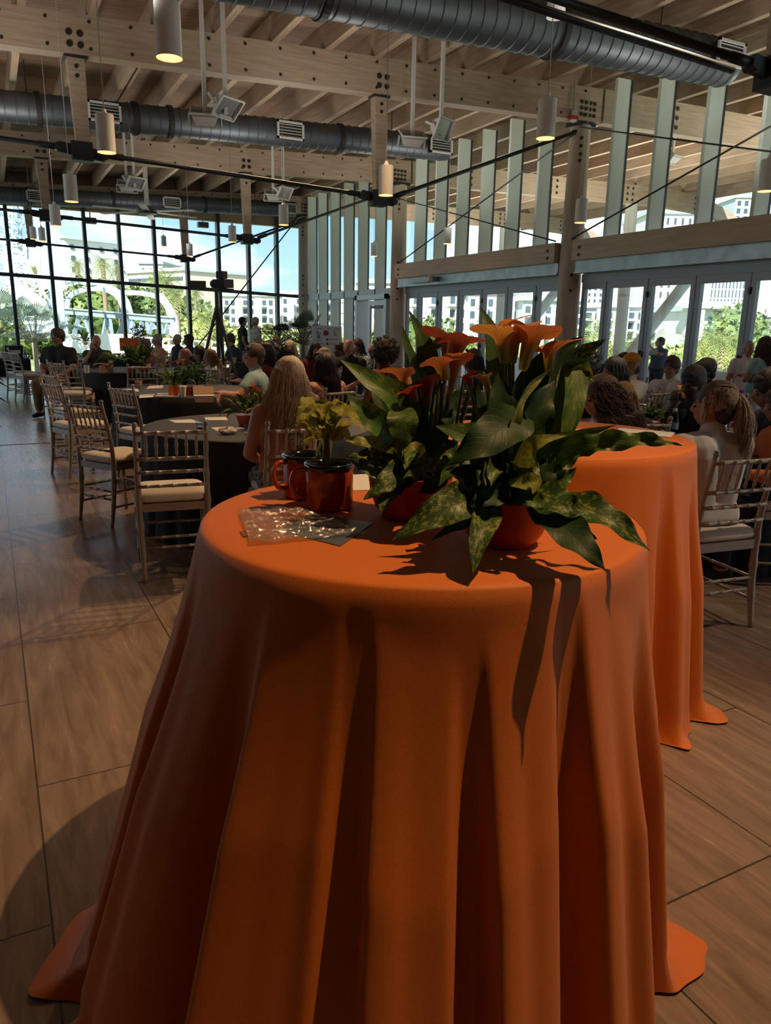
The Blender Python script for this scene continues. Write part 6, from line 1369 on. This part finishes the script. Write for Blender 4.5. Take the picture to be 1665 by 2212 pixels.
cup(1605, 968, .75, .045, .09, 'kraft paper cup on the black table behind the last chair', lid=False, m_=mat('kraft', (.45, .32, .2), .7)); cup(436, 935, .75, .045, .09, 'pale plastic cup behind the nearest chair back', lid=False, m_=BOTTLE, drink=mat('cold_coffee', (.35, .26, .18), .3)); cup(541, 951, .75, .042, .10, 'clear plastic cup with orange pieces by the blonde woman', lid=False, m_=BOTTLE, drink=mat('orange_juice', (.8, .35, .03), .4))
p = onz(441, 868, .75); root = thing('food_box', (p.x, p.y, .751), -.2, 'open white takeaway box on the second black table', 'box'); mb = MB(); v = [(-.10, -.07), (.10, -.07), (.10, .07), (-.10, .07)]
mb.add([(x_ * .85, y_ * .85, 0) for x_, y_ in v] + [(x_, y_, .065) for x_, y_ in v], [(0, 3, 2, 1), (0, 1, 5, 4), (1, 2, 6, 5), (2, 3, 7, 6), (3, 0, 4, 7), (4, 5, 6, 7)]); mb.build('tray', cupm, root); MB().bar((0, .07, .07), (0, .12, .14), .2, .004, (0, -1, .5)).build('lid', mat('kraft', (.45, .32, .2), .7), root)
def bottle(u, v, z, lb, h=.2, p=None):
    p = p or onz(u, v, z); root = thing('water_bottle', (p.x, p.y, z + .001), 0, lb, 'bottle'); k = h / .2
    MB().lathe([(.028 * k, 0), (.032 * k, .01 * k), (.031 * k, .06 * k), (.033 * k, .12 * k), (.026 * k, .15 * k), (.013 * k, .178 * k), (.012 * k, .19 * k)], n=24, cap=(True, True)).build('bottle', BOTTLE, root, smooth=True)
    MB().lathe([(.0145 * k, .18 * k), (.0145 * k, .2 * k)], n=16).build('bottle_cap', mat('pale_cap', (.55, .62, .66), .4), root); MB().lathe([(.0325 * k, .06 * k), (.0325 * k, .105 * k)], n=24, cap=(False, False)).build('label_wrap', mat('bottle_label', (.14, .22, .34), .4), root)
bottle(1452, 945, .75, 'clear water bottle in front of the ponytail woman', .21); bottle(330, 803, .75, 'clear water bottle by the plant on the third black table', .2); bottle(0, 0, .75, 'water bottle on the long table at far left', p=Vector((.64, 17.6, .75)))
p = at(1617, 895, 3.9); root = thing('tumbler', (p.x, p.y, .751), 0, 'grey-green insulated tumbler right of the ponytail woman', 'tumbler'); MB().lathe([(.034, 0), (.045, .22), (.04, .225)], n=24).build('cup', mat('tumbler_green', (.07, .12, .11), .35, .3), root, smooth=False, auto=40); MB().lathe([(.043, .225), (.043, .24), (.02, .245)], n=20).build('lid', rimm, root)
for i, (u, v) in enumerate(((1598, 930), (1622, 932), (1640, 928))):
    p = onz(u, v, .75); root = thing('drinking_glass', (p.x, p.y, .751), 0, ('left', 'middle', 'right')[i] + ' one of the three clear glasses at the right edge table', 'glass', 'clear glasses on the right table'); MB().lathe([(.028, 0), (.034, .1), (.032, .1), (.026, .006)], n=20, cap=(True, False)).build('glass', BOTTLE, root, smooth=True)
for k, (u, v, cc) in enumerate(((222, 806, (.55, .42, .15)), (238, 806, (.35, .2, .06)))):
    p = onz(u, v, .75); o = MB().box(-.04, .04, -.03, .03, 0, .11 if k == 0 else .08).build('snack_box', mat('snack%d' % k, cc, .6), loc=(p.x, p.y, .751)); tag(o, ('yellow', 'brown')[k] + ' little packet on the third black table', 'packet')
# ---------------- generic pots of greenery on the other tables
def bush(u, v, z, h, w_, n, lb, pots, fl_=None, seed=1, m_list=None, cat='plant', lw=.03):
    p = onz(u, v, z); root = thing('table_plant', (p.x, p.y, z + .001), 0, lb, cat); rn_ = random.Random(seed); ml = m_list or [LGR, LDK, LVG]
    for (dx, dy, kind) in pots:
        if kind == 'mug': MB().lathe([(.05, 0), (.053, .005), (.053, .1), (.056, .104), (.05, .1)], (dx, dy, 0), 24).build('mug', mat('mug_orange', (.62, .11, .015), .3), root, auto=40)
        else: MB().lathe([(.06, 0), (.075, .05), (.085, .085), (.08, .085)], (dx, dy, 0), 24).build('bowl', bowlm, root, auto=40)
    o0 = Vector(root.location)
    for i in range(n):
        a = rn_.uniform(0, 6.28); el = rn_.uniform(.1, 1.35); L = h * rn_.uniform(.6, 1.1) * (1 if el > .7 else w_); pp = o0 + Vector((pots[i % len(pots)][0], pots[i % len(pots)][1], .09))
        d = Vector((math.cos(a) * math.cos(el), math.sin(a) * math.cos(el), math.sin(el)))
        leaf(root, [pp, pp + d * L * .5 + Vector((0, 0, .02)), pp + d * L * .85 + Vector((0, 0, .0)), pp + d * L * 1.05 - Vector((0, 0, L * .22))], lw * rn_.uniform(.7, 1.3), rn_.choice(ml), roll=rn_.uniform(-30, 30), face=(-.2, -.5, 1), seg=8, nx=4, seed=i, wav=.1)
    for (dx, dy, hz, m_) in fl_ or []:
        b_ = o0 + Vector((dx * .4, dy * .4, .1)); t_ = o0 + Vector((dx, dy, hz)); stem(root, [b_, b_.lerp(t_, .5), t_], .003); calla(root, t_ - Vector((0, 0, .03)), t_ + Vector((0, -.005, .035)), .016, m_, (-.5, -1, .3), tipl=.8)
    return root
bush(534, 920, .75, .22, 1.0, 44, 'lily and leafy greenery with small orange pots beside the blonde woman', [(0, 0, 'bowl'), (.10, -.06, 'mug')], [(.03, 0, .26, FRD), (.06, .02, .28, FOR_), (.09, .0, .25, FRD), (-.03, .02, .22, FYO)], 3, [LGR, LLT, LVG])
bush(395, 852, .75, .30, 1.25, 60, 'spreading fern-like plant with orange mug and red bowls on the second black table', [(-.12, -.10, 'mug'), (.03, .0, 'bowl'), (.16, .02, 'bowl')], [(.02, 0, .34, FOR_), (-.03, .02, .31, FOR_)], 4, [LGR, LGR, LDK], lw=.034)
bush(284, 805, .75, .42, 1.2, 60, 'bushy plant in orange pots on the third black table before the orange sign', [(0, 0, 'bowl'), (.18, 0, 'bowl')], [(.1, 0, .4, FRD), (-.1, 0, .4, FOR_)], 5, [LGR, LVG, LDK], lw=.05)
bush(1463, 930, .75, .24, .8, 30, 'small pot of pale orange lilies on the right-hand black table', [(0, 0, 'bowl')], [(-.05, 0, .28, FYO), (.0, .02, .31, FYO), (.05, 0, .29, FOR_), (.02, -.03, .24, FYO), (-.02, -.02, .26, FOR_)], 6, [LDK, LGR])
bush(1400, 935, .75, .13, 1.4, 34, 'low spread of green leaves on the right-hand black table beside the lilies', [(0, 0, 'bowl')], [], 7, [LGR, LDK], lw=.045)
bush(185, 745, .75, .5, 1.0, 30, 'small tree-like potted plant left of the bald man by the windows', [(0, 0, 'bowl')], [], 8, [LGR, LDK], lw=.05)
bush(745, 800, .75, .22, 1.0, 24, 'small plant on the table behind the sunglasses woman', [(0, 0, 'bowl')], [], 9, [LGR, LDK], lw=.04)
# orange sign, potted plant, sponsor board, palm inside
p = at(279, 744, 17.5); root = thing('orange_sign', (p.x, p.y, p.z), R(8), 'plain orange board standing before the far windows behind the maroon shirt man', 'sign'); MB().box(-.22, .22, -.01, .01, -.15, .15).build('panel', mat('sign_orange', (.85, .20, .02), .5), root); MB().box(-.02, .02, .01, .03, -p.z, .1).build('post', steel, root)
p = at(302, 735, 19); root = thing('pedestal_plant', (p.x, p.y, 0), 0, 'pink flowered plant in an orange pot by the far windows', 'plant'); MB().lathe([(.12, 0), (.12, p.z - .15)], n=20).build('pedestal', white, root); MB().lathe([(.07, p.z - .15), (.1, p.z), (.09, p.z)], n=20).build('pot', mat('sign_orange', (.85, .2, .02)), root)
mb = MB(); blob_leaves(mb, (0, 0, p.z + .16), (.2, .2, .24), 260, .035, random.Random(4)); mb.build('foliage', mat('pink_green', (.10, .16, .05), .6, noise_=(30, (1, 1, 1), (.5, .15, .15), .5, .56)), root)
c = at(706, 752, 18.3); root = thing('sponsor_board', (c.x, c.y, 0), R(-20), 'white sponsor board with rows of small logos on an easel left of the exit door', 'board')
bh = .52; wv_ = .37; mb = MB().bar((0, 0, c.z - bh), (0, .12, c.z + bh), wv_ * 2, .015, (0, -1, .1)); brd = mb.build('panel', mat('board_white', (.62, .66, .66), .5), root)
for s_ in (-1, 1): MB().tube([(s_ * .3, .02, c.z - .1), (s_ * .38, -.05, 0)], .012, 6).build('leg', steel, root)
MB().tube([(0, .13, c.z + .3), (0, .5, 0)], .012, 6).build('leg', steel, root)
def mark(dx, dz, w_, h_, col, nm, rnd_=False, name='logo'):
    y_ = .06 + dz * .115 - .013; m_ = mat('mark_' + nm, col, .5)
    if rnd_: o = MB().lathe([(w_ / 2, 0), (w_ / 2, .004)], (dx, y_, c.z + dz), 18, ax=(0, -1, .1)).build(name, m_, brd)
    else: o = MB().box(dx - w_ / 2, dx + w_ / 2, y_ - .004, y_, c.z + dz - h_ / 2, c.z + dz + h_ / 2).build(name, m_, brd)
dk = (.07, .07, .08)
mark(-.02, .36, .13, .13, (.30, .03, .05), 'red', True); mark(-.20, .27, .09, .09, (.08, .22, .45), 'blue', True); mark(-.22, .38, .05, .06, (.25, .27, .3), 'grey'); mark(.20, .37, .05, .08, (.35, .38, .4), 'lgrey'); mark(.01, .21, .05, .06, dk, 'dark', True); mark(.01, .10, .06, .06, dk, 'dark', True); mark(-.12, 0, .06, .06, dk, 'dark', True); mark(.06, -.2, .04, .06, dk, 'dark', True)
for (dx, dz, w_) in ((-.18, .46, .14), (.05, .47, .08), (.25, .46, .14), (-.2, .34, .12), (.14, .21, .24), (-.22, .18, .22), (-.2, .10, .24), (.2, .10, .26), (-.03, 0, .14), (.2, 0, .12), (-.2, -.1, .2), (.2, -.1, .12), (.24, -.2, .15), (.22, .31, .1)):
    mark(dx, dz, w_, .022, (.28, .29, .31), 'line', name='lettering')
dkp = mat('inside_palm_leaf', (.03, .07, .03), .45, noise_=(2, (1, 1, 1), (.07, .12, .05), .35, .7))
p = at(655, 740, 19.5); fan_palm((p.x, p.y, 0), 1.0, 22, .85, 'dark green fan palm in a pot left of the sponsor board', True, dkp)
p = at(600, 735, 19.8); fan_palm((p.x, p.y, 0), .95, 20, .75, 'smaller dark green fan palm left of the bigger one by the far windows', True, dkp)
# dark palm whose tips poke in at the left edge
root = thing('dark_palm', onz(-190, 1050), 0, 'dark plant whose black leaf tips poke in at the left edge', 'plant'); o0 = Vector(root.location)
for (u, v, d) in ((20, 872, 5.2), (24, 840, 5.3), (12, 826, 5.4), (6, 925, 5.1), (4, 990, 5.0), (-20, 800, 5.2), (-40, 860, 5.3)):
    leaf(root, [o0 + Vector((0, 0, .5)), at(-110, v - 60, d), at(-50, v - 40, d), at(u, v, d)], .05, mat('black_green_leaf', (.012, .016, .010), .5), seg=10, nx=4)
MB().lathe([(.16, 0), (.2, .5), (.18, .5)], n=24).build('pot', mat('dark_pot', (.04, .04, .045), .5), root, auto=40)
